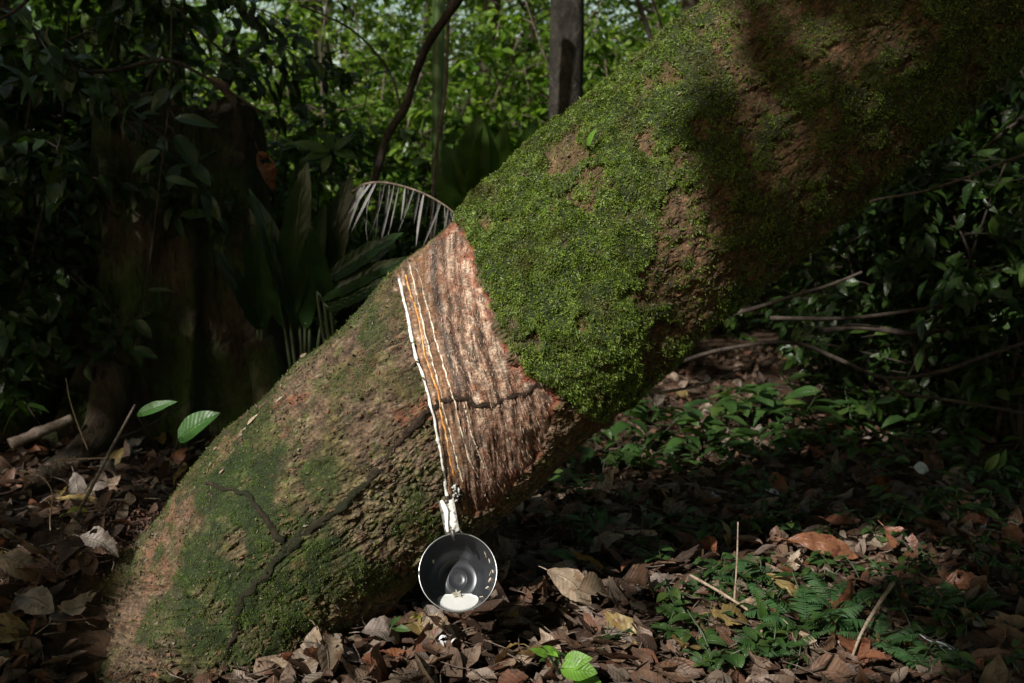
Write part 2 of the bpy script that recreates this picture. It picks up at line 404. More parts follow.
def trunk_geo(NL, NT_):
    pts = np.array([at(a, b, c) for a, b, c, r in CL]); rr = np.array([r for *_, r in CL])
    d = norm(pts[-1]-pts[-2])
    ext = [pts[-1]+d*t+np.array([0, -.03*t, .06*t*t]) for t in (.6, 1.3, 2.2, 3.2)]
    pts = np.vstack([pts, ext]); rr = np.concatenate([rr, [.195, .18, .16, .13]])
    C = catmull([np.append(p, r) for p, r in zip(pts, rr)], 600)
    L = np.concatenate([[0], np.cumsum(np.linalg.norm(np.diff(C[:, :3], axis=0), axis=1))])
    Lvis = 2.3
    s = np.concatenate([np.linspace(0, Lvis, NL), np.linspace(Lvis, L[-1], NL//6)[1:]])
    C = np.stack([np.interp(s, L, C[:, k]) for k in range(4)], -1)
    P, r = C[:, :3], C[:, 3]
    T = norm(np.gradient(P, axis=0))
    B = np.array([0, -1., 0]); B = norm(B-T*(T@B)[:, None]); N = np.cross(T, B)   # N: side
    t = np.arange(NT_)/NT_*2*np.pi
    th = t-.55*np.sin(t)          # dense near th=0 (camera side)
    S, TH = np.meshgrid(s, th, indexing='ij')
    rad = np.cos(TH)[..., None]*B[:, None]+np.sin(TH)[..., None]*N[:, None]
    base = P[:, None]+rad*r[:, None, None]
    # lump macro shape, root flare at the foot
    X, Y, Z = base[..., 0], base[..., 1], base[..., 2]
    lump = .010*vnoise(X*5, Y*5, Z*5)+.006*vnoise(X*13, Y*13, Z*13)
    flare = (1-sstep(0.1, .62, S))*(.035*np.cos(TH*4+.8)+.02*np.cos(TH*7+2))
    base = base+rad*(lump+flare)[..., None]
    px, py, pz = project(base)
    q = CAM-base; face = (rad*norm(q)).sum(-1)
    front = sstep(-.02, .10, face)
    arc = TH*r[:, None]
    wx = 9*fbm(X*14, Y*14, Z*14, 3); wy = 9*fbm(X*14+40, Y*14, Z*14, 3)
    fx = 3.5*vnoise(X*90, Y*90, Z*90)
    sp = sdist(px+wx*.45+fx*1.6+sstep(430, 470, px)*7*fbm(X*38, Y*38, Z*38, 3), py+wy*.45, PANEL)
    panel = (1-sstep(-3, 2, sp))*front
    d1 = sdist(px+wx+fx, py+wy, MOSS1); d2 = sdist(px+wx*4.5+fx*2, py+wy*4.5+fx, MOSS2)
    back_up = (np.sin(TH)*1.0)   # sign fixed below
    patch = fbm(X*11+5, Y*11, Z*11, 4)
    patch2 = fbm(X*28+5, Y*28, Z*28, 3)
    m1 = (1-sstep(-4, 6, d1))*front
    right = sstep(600, 760, px)
    m1 = m1*np.clip(1-.95*sstep(.16-.24*right, .40-.2*right, patch)-.8*sstep(.16-.14*right, .42-.1*right, patch2)-.1*right, 0, 1)
    m1 = np.maximum(m1, (1-sstep(-4, 6, d1))*front*right*(.18+.6*sstep(-.05, .22, fbm(X*32+9, Y*32, Z*32, 4))))
    m2 = (1-sstep(-16, 22, d2+14*fbm(X*45, Y*45, Z*45+7, 3)))*front*np.clip(1-.95*sstep(.05, .32, patch)-.5*sstep(.1, .4, patch2), 0, 1)
    m2 = np.maximum(m2, front*(px < 470)*.8*sstep(.02, .28, fbm(X*13+70, Y*13, Z*13, 4)))
    # thin moss along the upper rim of the left half
    up = norm(np.cross(B, T)); 
    rimv = (rad*np.array([-.66, .15, .74])).sum(-1)
    m3 = sstep(.80, .93, rimv+.25*patch)*(1-front*0)*.8
    m3 = m3*(1-panel)*(1-sstep(2.6, 3.2, S))
    mback = (1-front)*sstep(-.2, .3, patch+.3)*.7
    moss = np.clip(np.maximum.reduce([m1, m2, m3, mback]), 0, 1)*(1-panel)
    # ---- heights
    a1 = S*11; a2 = arc*42
    wv = 1.2*fbm(X*9, Y*9, Z*9, 3)
    rg = 1-np.abs(fbm(a1*1.0+wv, a2*.75+wv, 0.0*S, 4, .6))*2.6
    fiss = sstep(.70, 1.0, rg)*sstep(-.35, .25, fbm(X*6+3, Y*6, Z*6, 2))
    rg2 = 1-np.abs(fbm(S*38+wv*2, arc*95+wv, 0.0*S+4, 2))*2.4
    fiss2 = sstep(.72, .98, rg2)
    fine = fbm(X*160, Y*160, Z*160, 3)
    plate = fbm(S*22, arc*60, 3+0*S, 4)
    gr = fbm(S*60, arc*150, 8+0*S, 4, .6); cr = 1-np.abs(fbm(S*30+wv, arc*70+wv, 0*S+9, 3))*3
    bark = -.0105*fiss-.0030*fiss2+.0052*plate+.0030*fine+.0028*fbm(X*70, Y*70, Z*70, 3)+.0022*gr-.0024*sstep(.6, 1, cr)
    # ---- panel
    c = px-np.interp(py, PY1, PX1)
    cw = c+3.0*fbm(px*.05, py*.018, 0.3, 3)
    gro = fbm(cw*.17, py*.022, 2.2, 3); gro2 = fbm(cw*.45, py*.05, 7.2, 3); spk = fbm(px*.22, py*.16, 1.7, 3)
    edge = np.exp(-(sp/6)**2)
    pan = -.0062+.0020*fbm(cw*.85, py*.05, 4.4, 2)+.0060*gro+.0026*gro2+.0016*spk-.002*sstep(0, .25, -gro2)*0
    cuts = sum(np.exp(-((c-k)/1.5)**2) for k in (0, 7, 14, 21.5, 26))
    cuts = cuts*(sp < 4)
    pan = pan-.0022*cuts
    mlump = .012+.011*patch2+.004*fbm(X*75, Y*75, Z*75, 3)
    mshort = .002+.003*patch2
    H = bark*(1-panel)*(1-.75*moss)+pan*panel+(m1*mlump+np.maximum(m2, m3)*mshort)*(1-panel)
    V = base+rad*H[..., None]
    # ---- colours (intrinsic)
    def C3(*c): return np.array(c)
    def mixc(a, b, t): return a*(1-t[..., None])+b*t[..., None]
    br = C3(.20, .145, .095)*np.ones(S.shape+(3,))
    pn = fbm(X*7+9, Y*7, Z*7, 4); pn2 = fbm(X*17+2, Y*17, Z*17, 4); pn3 = fbm(X*40+2, Y*40, Z*40, 3)
    br = mixc(br, C3(.30, .235, .165), sstep(-.05, .45, pn))
    br = mixc(br, C3(.15, .155, .05), sstep(-.1, .28, pn2)*.8)      # olive film
    br = mixc(br, C3(.33, .32, .17), sstep(.22, .5, fbm(X*23, Y*23+8, Z*23, 3))*.6)  # lichen
    br = mixc(br, C3(.33, .13, .075), sstep(.27, .36, fbm(X*24, Y*24+30, Z*24, 4, .65))*.75)  # reddish flakes
    br = mixc(br, C3(.09, .15, .025), sstep(.25, .5, pn3+.35*pn)*.7)
    br = mixc(br, C3(.05, .035, .024), np.clip(fiss*1.0+fiss2*.4, 0, 1)*.85)
    br = mixc(br, C3(.06, .045, .03), sstep(.02, .30, -gr)*.55+.35*sstep(.65, 1, cr))
    br = mixc(br, C3(.34, .29, .22), sstep(.15, .40, gr)*.45)
    br = br*np.array([.64, .56, .52])
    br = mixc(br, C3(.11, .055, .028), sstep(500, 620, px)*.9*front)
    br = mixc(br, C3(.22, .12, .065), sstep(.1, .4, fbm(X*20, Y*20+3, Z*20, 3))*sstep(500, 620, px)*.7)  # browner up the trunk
    # reddish crumbly foot on the left
    foot = np.exp(-(sdist(px, py, [(150, 560), (190, 470), (250, 400), (262, 408), (205, 480), (175, 560), (160, 610), (140, 620)])/10).clip(0, 9))*front
    br = mixc(br, C3(.17, .085, .055), np.clip(foot*.8*sstep(-.05, .15, pn3+.4*pn2), 0, 1))
    pc = C3(.50, .33, .235)*np.ones(S.shape+(3,))
    pc = mixc(pc, C3(.62, .48, .37), sstep(-.05, .3, gro)*.85)
    pc = mixc(pc, C3(.24, .085, .045), sstep(-.05, .35, spk+.3*gro2)*.75)
    pc = mixc(pc, C3(.07, .04, .028), sstep(.06, .30, -gro)*.8)
    g3 = fbm(cw*.85, py*.05, 4.4, 2)
    pc = mixc(pc, C3(.055, .03, .02), sstep(.08, .3, g3)*.6)
    pc = mixc(pc, C3(.02, .014, .01), sstep(.30, .42, fbm(cw*.3, py*.045, 14.4, 3))*.9)
    pc = mixc(pc, C3(.05, .03, .02), sstep(.12, .3, -gro2)*.75)
    red = np.clip(np.exp(-((sp+2)/(5+4*fbm(X*30, Y*30, Z*30, 2)))**2)*(c > 25), 0, 1)*sstep(-.3, .1, pn3)
    pc = mixc(pc, C3(.25, .06, .032), red*.9)
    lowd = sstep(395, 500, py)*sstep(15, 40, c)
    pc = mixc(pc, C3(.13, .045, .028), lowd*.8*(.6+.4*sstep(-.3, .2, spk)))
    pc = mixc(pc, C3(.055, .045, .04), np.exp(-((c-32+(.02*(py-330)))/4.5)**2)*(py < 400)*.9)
    pc = mixc(pc, C3(.30, .16, .08), (c < 27)*(c > -4)*.6*sstep(-.3, .2, spk))
    pc = mixc(pc, C3(.10, .05, .03), np.clip(cuts, 0, 1)*.6)
    mc = C3(.018, .030, .006)*np.ones(S.shape+(3,))
    mc = mixc(mc, C3(.035, .058, .010), sstep(-.1, .4, patch2))
    mc = mixc(mc, C3(.10, .07, .03), sstep(0.05, .4, patch)*.8)
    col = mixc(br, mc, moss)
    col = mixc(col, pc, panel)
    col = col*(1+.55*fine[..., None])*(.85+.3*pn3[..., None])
    n, m = S.shape
    i = np.arange(n-1)[:, None]*m; j = np.arange(m)[None]; j2 = (j+1) % m
    Q = np.stack([i+j, i+m+j, i+m+j2, i+j2], -1).reshape(-1, 4)
    Ps, Pt = np.gradient(V, axis=0), np.gradient(V, axis=1)
    c_s, c_t = np.gradient(c, axis=0), np.gradient(c, axis=1)
    gd = norm(-c_t[..., None]*Ps+c_s[..., None]*Pt); gd *= np.sign(-gd[..., 2:3]+1e-9)
    return dict(sp=sp, gd=gd, Tg=np.repeat(T[:, None], NT_, 1), c=c, V=V.reshape(-1, 3), Q=Q, S=S, TH=TH, arc=arc, col=np.clip(col, .004, .9).reshape(-1, 3), panel=panel, m1=m1*(1-panel), m2=m2*(1-panel), m3=m3, mback=mback,
                rad=rad, px=px, py=py, patch=patch, patch2=patch2, shape=S.shape, tip=P[-1], T=T, r=r, front=front)
G = trunk_geo(1080, 600)
def trunk_mat():
    m, nt = new_mat('tapped_bark'); N = NT(nt)
    at_ = N.n('ShaderNodeVertexColor', _layer_name='albedo')
    n1 = N.noise(230, 6, .7); n2 = N.noise(620, 3, .6)
    c = N.mix(1.0, at_.outputs[0], N.ramp(n1, [(.32, (.38,)*3), (.5, (.95,)*3), (.68, (1.55,)*3)]), 'MULTIPLY')
    c = N.mix(1.0, c, N.ramp(N.noise(75, 4, .65), [(.3, (.6, .62, .6)), (.5, (1, 1, 1)), (.7, (1.3, 1.22, 1.1))]), 'MULTIPLY')
    bs = N.n('ShaderNodeBsdfPrincipled'); bs.inputs['Roughness'].default_value = .75; bs.inputs['Specular IOR Level'].default_value = .3
    N.l(c, bs.inputs['Base Color']); N.l(N.bump(N.math('ADD', n1, N.math('MULTIPLY', n2, .4)), .9, .003), bs.inputs['Normal'])
    o = N.n('ShaderNodeOutputMaterial'); N.l(bs.outputs[0], o.inputs[0]); return m
nq = len(G['Q'])
# split trunk faces: tapping panel is a part of its own
pv = G['panel'].reshape(-1)
pq = (pv[G['Q']].mean(1) > .5)
M_TR = trunk_mat()
def sub(V, Q, col):
    u, inv = np.unique(Q, return_inverse=True)
    return V[u], inv.reshape(Q.shape), col[u]
Vl = G['V']-LOC
v_, q_, c_ = sub(Vl, G['Q'][~pq], G['col'])
part('trunk', mesh_np('trunk', v_, q_, M_TR, col=c_), LEAN)
v_, q_, c_ = sub(Vl, G['Q'][pq], G['col'])
part('tapping_panel', mesh_np('tapping_panel', v_, q_, M_TR, col=c_), LEAN, 'reddish tan strip of bark cut away in fine parallel grooves')
BT = BVHTree.FromPolygons([tuple(v) for v in G['V']], G['Q'].tolist())

# moss tufts: thousands of tiny leaflets
def moss_leaves(weight, n, Lr, Wr, mat, name, label=None, hang=.25, along=None, lift=0):
    wgt = weight.reshape(-1).copy()
    # area weight per vertex
    V = G['V'].reshape(*G['shape'], 3)
    ds = np.linalg.norm(np.gradient(V, axis=0), axis=-1)*np.linalg.norm(np.gradient(V, axis=1), axis=-1)
    wgt *= ds.reshape(-1)
    wgt /= wgt.sum()
    idx = R.choice(len(wgt), n, p=wgt)
    P = G['V'][idx]-LOC; nr = G['rad'].reshape(-1, 3)[idx]
    cl = np.stack([vnoise(P[:, 0]*120+k*31, P[:, 1]*120, P[:, 2]*120) for k in range(3)], -1)
    d = norm(nr*.55+cl*1.1+R.normal(0, .55, (n, 3))+np.array([0, 0, -hang]))
    if along is not None:
        d = norm(G[along].reshape(-1, 3)[idx]+R.normal(0, .12 if along == 'gd' else .5, (n, 3))+nr*R.normal(.06, .14, (n, 1)))
        P = P+nr*lift
    L = R.uniform(*Lr, n)*(1+.4*G['patch2'].reshape(-1)[idx])
    W = R.uniform(*Wr, n)
    P = P+R.normal(0, .0012, (n, 3))-nr*.001
    V2, Q, U = leaf_geo(P, d, nr+R.normal(0, .4, (n, 3)), L, W, .3, R.uniform(-.2, .5, n), us=(0, .45, 1), prof=(.25, 1, .03), cross=(-1, 1))
    return part(name, mesh_np(name, V2, Q, mat, uv=U), LEAN, label)
def moss_mat(name, cols, k=14):
    m, nt = new_mat(name); N = NT(nt)
    geo = N.n('ShaderNodeNewGeometry')
    c = N.ramp(geo.outputs['Random Per Island'], [(i/(len(cols)-1), c) for i, c in enumerate(cols)])
    nz = N.noise(k, 4, .6)
    c = N.mix(N.ramp(nz, [(.52, (0,)*3), (.66, (.75,)*3)]), c, (.09, .075, .025))
    n2 = N.noise(k*3.5, 3, .6)
    c = N.mix(1.0, c, N.ramp(n2, [(.3, (.55,)*3), (.7, (1.4,)*3)]), 'MULTIPLY')
    bs = N.n('ShaderNodeBsdfPrincipled'); bs.inputs['Roughness'].default_value = .5; bs.inputs['Specular IOR Level'].default_value = .35
    N.l(c, bs.inputs['Base Color'])
    tr = N.n('ShaderNodeBsdfTranslucent'); N.l(c, tr.inputs[0])
    mx = N.n('ShaderNodeMixShader'); mx.inputs[0].default_value = .3
    N.l(bs.outputs[0], mx.inputs[1]); N.l(tr.outputs[0], mx.inputs[2])
    o = N.n('ShaderNodeOutputMaterial'); N.l(mx.outputs[0], o.inputs[0]); return m
M_moss = moss_mat('moss_bushy', [(.042, .078, .010), (.080, .138, .013), (.122, .195, .018), (.19, .255, .035), (.06, .10, .012), (.12, .115, .028)])
M_moss2 = moss_mat('moss_short', [(.035, .065, .006), (.06, .105, .009), (.095, .145, .014), (.07, .09, .014), (.04, .07, .008)])
clump = np.clip(1.0+1.9*fbm(*(G['V'].T*np.array([[55], [55], [55]])), 3), .62, 2.2).reshape(G['shape'])
moss_leaves(G['m1']*clump*(1-.55*sstep(580, 760, G['px'])), 260000, (.003, .0070), (.0011, .0023), M_moss, 'moss', 'bushy green moss mat over the upper trunk')
moss_leaves((np.maximum(G['m2'], .6*G['m3'])+.10*G['front']*(1-G['panel'])*(G['px'] < 600))*clump, 190000, (.0020, .0048), (.0008, .0016), M_moss2, 'short_moss', 'short dark green moss on the foot of the trunk')
M_scale = leaf_mat('bark_scale', [(.05, .035, .024), (.16, .115, .08), (.08, .055, .036), (.23, .19, .145), (.12, .125, .045), (.07, .05, .034), (.23, .10, .06), (.13, .10, .07)], 0, .8, False, nscale=60, spec=.2)
moss_leaves((1-G['panel'])*G['front']*(1-G['m1'])*(1-.75*G['m2'])*np.clip(.7+1.5*G['patch2'], .1, 2), 70000, (.003, .010), (.0015, .0045), M_scale, 'bark_scales', 'crumbly flaking outer bark', along='Tg', lift=.0002)
M_fib = leaf_mat('bark_fibre', [(.58, .43, .33), (.34, .14, .08), (.50, .35, .25), (.12, .06, .04), (.62, .48, .37), (.42, .24, .15), (.24, .09, .05), (.54, .39, .28)], 0, .7, False, nscale=60, spec=.25)
moss_leaves(G['panel']*G['front']*(G['c'] > 27)*(G['sp'] < -5), 5000, (.004, .013), (.0007, .0018), M_fib, 'bark_fibres', 'torn fibres in the cut bark', along='gd', lift=-.0003)
moss_leaves(G['panel']*G['front']*(G['c'] < 27)*(G['c'] > 4), 2200, (.002, .006), (.0005, .0010), M_fib, 'bark_fibres', None, along='gd', lift=-.0003)
del clump
# a few seedlings in the moss are things of their own, later.

def surf(px, py, lift=0.0, bv=None):
    d = ray(px, py); d = d/np.linalg.norm(d)
    h = (bv or BT).ray_cast(Vector(CAM), Vector(d))
    if h[0] is None: return at(px, py, 1.7), np.array([0, -1, 0.])
    p = np.array(h[0]); p2 = p-d*lift
    # smooth normal: away from the trunk's core line
    return p2, np.array(h[1]) if np.dot(h[1], d) < 0 else -np.array(h[1])

# climbing vine across the trunk
def hug(path, n, lift, bv=None, wob=0, seed=0, smooth=2):
    C = catmull(path, n)
    C = C+wob*np.stack([vnoise(np.arange(n)*.35+seed, 0*C[:, 0], 0), vnoise(np.arange(n)*.35+seed+50, 0*C[:, 0], 0)], -1)
    P = np.array([surf(a, b, lift, bv)[0] for a, b in C])
    for _ in range(smooth):
        P[1:-1] = (P[:-2]+2*P[1:-1]+P[2:])/4
    return P
M_vine = bark_mat('vine_bark', [(.3, (.010, .007, .005)), (.5, (.028, .018, .012)), (.7, (.06, .038, .026))], 90, (1, 1, 1), moss=(.016, .018, .008), bdist=.004)
vp = hug(VINE, 190, .0005, wob=3.0, smooth=2)
vmb = MB()
rv = np.interp(np.arange(190), [0, 20, 70, 90, 140, 189], [.002, .0036, .0038, .0062, .0060, .0035])*(1+.3*vnoise(np.arange(190)*.25, 3, 3)+.2*vnoise(np.arange(190)*.9, 3, 8))
vmb.add(*tube_geo(vp, rv, 20, .9, 170, flat=.5))
ci = R.randint(4, 188, 2600); cr_ = rv[ci][:, None]
vcr = vp[ci]+R.normal(0, .55, (2600, 3))*cr_*np.array([1, .5, 1])+np.array([0, -.0005, 0])
vp2 = hug([(287, 551), (270, 525), (258, 507), (240, 493), (205, 483)], 60, .0, wob=2.5)
vmb.add(*tube_geo(vp2, np.linspace(.006, .003, 60), 12, .7, 130, 5))
vcrumb = leaf_geo(vcr, R.normal(0, 1, (2600, 3)), np.array([0, -1, .3])+R.normal(0, .5, (2600, 3)), R.uniform(.001, .0042, 2600), R.uniform(.0008, .0028, 2600), .5, .3, us=(0, .5, 1))
vall = MB(); vall.V = list(vmb.V); vall.F = {k: list(v) for k, v in vmb.F.items()}; vall.U = list(vmb.U); vall.n = vmb.n; vall.add(*vcrumb)
vine = link('vine', vall.build('vine', M_vine))
tag(vine, 'dark knobbly climbing stem crossing the tapped panel and snaking down the leaning trunk', 'vine')

# latex streaks (drawn over the cut)
M_latex = plain_mat('latex_white', (.72, .71, .66), .35, nvar=.08, nscale=150, sss=.0, bump=.3)
M_latex_o = plain_mat('latex_orange', (.5, .2, .05), .4, nscale=120, stops=[(.3, (.42, .13, .03)), (.5, (.62, .30, .08)), (.7, (.75, .52, .28))])
M_latex_d = plain_mat('latex_dry', (.6, .52, .4), .6, nscale=260, stops=[(.36, (.22, .13, .08)), (.46, (.62, .53, .40)), (.7, (.78, .72, .6))])
LINES = [
 ('white', [(399, 278), (403, 297), (408, 317), (415, 354), (425, 384), (432, 410), (437, 434), (441, 455), (444, 472), (447, 497), (449, 505)], .0024, M_latex, 'thick fresh white latex streak, outermost on the cut'),
 ('orange', [(405, 275), (412, 297), (420, 324), (425, 354), (433, 377), (439, 394), (441, 414), (447, 440), (450, 460), (455, 478)], .0014, M_latex_o, 'orange dried latex streak'),
 ('w3', [(410, 264), (415, 287), (420, 310), (427, 340), (433, 364), (440, 390), (445, 414), (452, 440), (457, 462), (463, 482)], .0014, M_latex_d, 'narrow white latex streak right of the orange one'),
 ('w4', [(417, 269), (427, 304), (435, 337), (443, 364), (450, 388), (455, 404), (462, 434), (469, 458), (479, 478)], .0013, M_latex_d, 'thin broken white latex streak, fourth from the outer edge'),
 ('w5', [(464, 403), (468, 420), (473, 438), (478, 450), (484, 468)], .0010, M_latex_d, 'short faint latex streak below the vine'),
]
vb = MB().add(G['V'], G['Q']); 
VT = BVHTree.FromPolygons([tuple(v) for v in np.concatenate(vmb.V)], [tuple(f) for k in (3, 4) for a in vmb.F[k] for f in a.tolist()])
class Both:
    def ray_cast(s, o, d):
        a = BT.ray_cast(o, d); b = VT.ray_cast(o, d)
        if b[0] is not None and (a[0] is None or b[3] < a[3]): return b
        return a
for k, (nm, path, rr, mt, lb) in enumerate(LINES):
    n = 110
    P = hug(path, n, .0028 if k == 0 else .0008, Both() if k == 0 else None, wob=.8, seed=k*20, smooth=3 if k == 0 else 1)-LOC
    w_ = rr*(1+.35*vnoise(np.arange(n)*.5, k*7, 0)+.2*vnoise(np.arange(n)*1.3, k*7, 4))
    if k >= 2: w_ = w_*np.where(vnoise(np.arange(n)*.45, k*3+1, 0) > .45, .25, 1)
    part('latex_streak', mesh_np('latex_streak', *(lambda g: (g[0], g[1], mt))(tube_geo(P, w_, 8, .15, 300, k, flat=.7))), LEAN, lb)

# pale chips of bark flaking on the foot of the trunk
_kf = 0
for (x, y, l, wd, a) in [(247, 425, 16, 4, -48), (213, 450, 10, 3, -40), (238, 436, 12, 4, -50), (219, 474, 7, 3, -50), (300, 357, 8, 3, -30), (520, 378, 8, 4, 20), (276, 402, 9, 3, -45)]:
    p, nn = surf(x, y, .004)
    d = np.array([math.cos(math.radians(a)), 0, -math.sin(math.radians(a))])
    _g = leaf_geo(np.array([p-LOC]), np.array([d]), np.array([nn]), l*.0017, wd*.0017, .2, .1, wob=.001)
    part('bark_flake', mesh_np('bark_flake', _g[0], _g[1], M_stick, uv=_g[2]), LEAN, 'pale flake of loose bark')

# ------------------------------------------------------------------ spout, cup, latex
def cup_stuff():
    M_cup = plain_mat('cup_grey', (.030, .032, .037), .33, 0.3, .45, nvar=.2, nscale=60, bump=.12, bdist=.0006)
    M_rim = plain_mat('cup_rim', (.42, .42, .42), .3, .9, .5, nvar=.15)
    M_zinc = plain_mat('spout_metal', (.5, .5, .48), .45, .3, .5, nscale=140, stops=[(.36, (.08, .07, .06)), (.47, (.36, .35, .32)), (.7, (.6, .59, .55))])
    M_wire = plain_mat('wire', (.12, .11, .10), .5, .8)
    ctr = at(458.0, 572.0, 1.50)
    el = math.radians(31); az = math.radians(4)
    ax = np.array([math.sin(az)*math.cos(el)*1.0, -math.cos(az)*math.cos(el), math.sin(el)])   # opening direction
    s = norm(np.cross(ax, np.array([0, 0, 1.]))); u = np.cross(s, ax)
    u = u if u[2] > 0 else -u
    Rr = 40.3*1.50/F*1.0
    dep = .072
    root = empty('tapping_cup', ctr)
    tag(root, 'dark grey round tapping cup tilted toward the viewer below the metal spout', 'cup')
    n = 64; th = np.arange(n)/n*2*np.pi
    # inner then outer profile: (radius factor, depth)
    prof_i = [(1.0, 0), (.985, .003), (.95, .014), (.90, .028), (.84, .041), (.77, .052), (.68, .060), (.56, .0655), (.545, .068), (.50, .0695), (.40, .0700), (.28, .0700), (.262, .0686), (.245, .0686), (.23, .0702), (.1, .0705), (.001, .0705)]
    prof_o = [(1.012, 0.0), (1.0, .004), (.965, .015), (.915, .030), (.855, .043), (.78, .0545), (.69, .0628), (.57, .0685), (.55, .072), (.3, .0725), (.001, .0725)]
    def lathe(prof):
        V = []; 
        for r, d in prof:
            V.append(ax*(-d)+Rr*r*(np.cos(th)[:, None]*s+np.sin(th)[:, None]*u))
        V = np.concatenate(V); m = len(prof)
        i, j = np.meshgrid(np.arange(m-1), np.arange(n), indexing='ij')
        Q = np.stack([i*n+j, i*n+(j+1) % n, (i+1)*n+(j+1) % n, (i+1)*n+j], -1).reshape(-1, 4)
        return V, Q
    mb = MB(); a = lathe(prof_i); b = lathe(prof_o)
    mb.add(*a); mb.add(b[0], b[1][:, ::-1])
    part('bowl', mb.build('bowl', M_cup), root)
    rim = np.array([Rr*1.006*(math.cos(t)*s+math.sin(t)*u)+ax*.0002 for t in np.linspace(0, 2*np.pi, 97)])
    g = tube_geo(rim, .0011, 8, nrm=ax)
    part('rim', mesh_np('rim', g[0], g[1], M_rim), root)
    # wire loop holding the bowl against the trunk
    loop = [Rr*.955*(math.cos(t)*s+math.sin(t)*u)-ax*.020 for t in np.linspace(0, 2*np.pi, 49)]
    g1 = MB().add(*tube_geo(np.array(loop), .0012, 6, nrm=ax))
    pt, _ = surf(470, 515)
    pt2, _ = surf(446, 515)
    for tgt, k in ((pt-ctr, .9), (pt2-ctr, 2.2)):
        st = Rr*.96*(math.cos(k)*s+math.sin(k)*u)-ax*.020
        g1.add(*tube([st, (st+tgt)/2+np.array([0, .01, -.01]), tgt+np.array([0, .02, 0])], .0012, n=16, seg=6))
    part('wire_holder', g1.build('wire_holder', M_wire), root)
    # latex pool: horizontal surface cut by the bowl's inner wall
    zlev = (-Rr*u[2]*.995)-.0034
    pool_top = []
    def inside(p):   # p relative to centre; distance below opening along -ax and radius
        d = -p@ax; r = np.linalg.norm(p+ax*d)
        rr = np.interp(d, [x[1] for x in prof_i[:9]], [x[0] for x in prof_i[:9]])*Rr
        return d > -0.0005 and r < rr and d < .068
    cx = np.array([0, 0.012, zlev])
    # find a start point inside
    best = None
    for yy in np.linspace(-.05, .08, 120):
        p = np.array([0, yy, zlev])
        if inside(p):
            best = (yy if best is None else best[0], yy)
    c0 = np.array([0, (best[0]+best[1])/2, zlev])
    K = 72
    for t in np.linspace(0, 2*np.pi, K, endpoint=False):
        d = np.array([math.cos(t), math.sin(t), 0]); r = 0
        while inside(c0+d*(r+.0004)) and r < .1: r += .0004
        pool_top.append(c0+d*(r+.0006))
    pt_ = np.array(pool_top)
    rings = [c0+(pt_-c0)*f for f in (1, .8, .5, .2)]
    V = np.concatenate(rings+[c0[None]])
    i, j = np.meshgrid(np.arange(3), np.arange(K), indexing='ij')
    Q = np.stack([i*K+j, i*K+(j+1) % K, (i+1)*K+(j+1) % K, (i+1)*K+j], -1).reshape(-1, 4)
    T3 = np.stack([3*K+np.arange(K), 3*K+(np.arange(K)+1) % K, np.full(K, 4*K)], -1)
    nb = len(V); under = pt_*1.0; under[:, 2] -= .004; under = c0+(under-c0)*np.array([.92, .92, 1])
    V = np.vstack([V, under, c0+np.array([0, 0, -.02])])
    Q2 = np.stack([np.arange(K), (np.arange(K)+1) % K, nb+(np.arange(K)+1) % K, nb+np.arange(K)], -1)
    T4 = np.stack([nb+np.arange(K), nb+(np.arange(K)+1) % K, np.full(K, nb+K)], -1)
    pool = link('liquid_latex', mesh_np('liquid_latex', V, [np.vstack([Q, Q2]), np.vstack([T3, T4])], plain_mat('latex_pool', (.72, .72, .69), .22, nvar=.03, sss=0)), loc=ctr)
    tag(pool, 'small white pool of fresh latex in the bottom of the grey cup', 'latex')
    # smears on the inner wall and dry petals in the cup
    sm = MB()
    def wall(ang, d, off=.0008):
        rr = np.interp(d, [x[1] for x in prof_i[:12]], [x[0] for x in prof_i[:12]])*Rr-off
        return rr*(math.cos(ang)*s+math.sin(ang)*u)-ax*(d-off)
    def wallpt(px, py):
        """inner wall point seen near this offset (units of radius)"""
        return px, py
    sx = 1 if s[0] > 0 else -1
    for a0, d0, a1, d1, r_ in [(.45, .022, .30, .026, .0007), (.12, .026, -.02, .040, .0006), (-.10, .030, -.22, .041, .0018), (-.36, .034, -.42, .046, .0014), (-.7, .036, -.75, .050, .0008), (.0, .018, .1, .020, .0008), (.7, .02, .5, .03, .0007), (2.5, .045, 2.6, .052, .0014)]:
        A = [wall(t if sx > 0 else math.pi-t, d) for t, d in zip(np.linspace(a0, a1, 6), np.linspace(d0, d1, 6))]
        g_ = tube_geo(np.array(A), r_*np.array([.4, .9, 1.1, .8, 1, .3]), 6, .4, 300, flat=.4)
        part('latex_drip', mesh_np('latex_drip', g_[0], g_[1], M_latex_d), root)
    pb = MB()
    M_pet = leaf_mat('petal', [(.34, .31, .24), (.5, .47, .40)], .3, .5, False, (1, 1, .9))
    base = c0+np.array([-.004, .022, .004])
    for k in range(9):
        a = k/9*6.28+.3
        dd = np.array([math.cos(a)*1.0, -.3, .35+.5*math.sin(a)]); 
        pb.add(*leaf_geo(np.array([base]), np.array([dd]), np.array([[0, -1, .6]]), R.uniform(.006, .011), .0035, .3, .3))
    pt = link('dried_flower', pb.build('dried_flower', M_pet), loc=ctr); tag(pt, 'tiny pale dried flower lying inside the grey cup above the latex', 'flower')
    # spout: a bent strip of metal, nailed to the trunk, its tip over the rim of the cup
    top, n1 = surf(446, 499, .004)
    tip = ctr+Rr*.93*u+s*sx*(-.003)+ax*.003
    tip = at(452.5, 532, 1.505)
    top = at(446, 499.5, 1.545)
    L = np.linalg.norm(tip-top); dv = (tip-top)/L
    sd = norm(np.array([1, 0, .12])-dv*np.dot([1, 0, .12], dv)); nn = np.cross(sd, dv); nn = nn if nn[1] < 0 else -nn
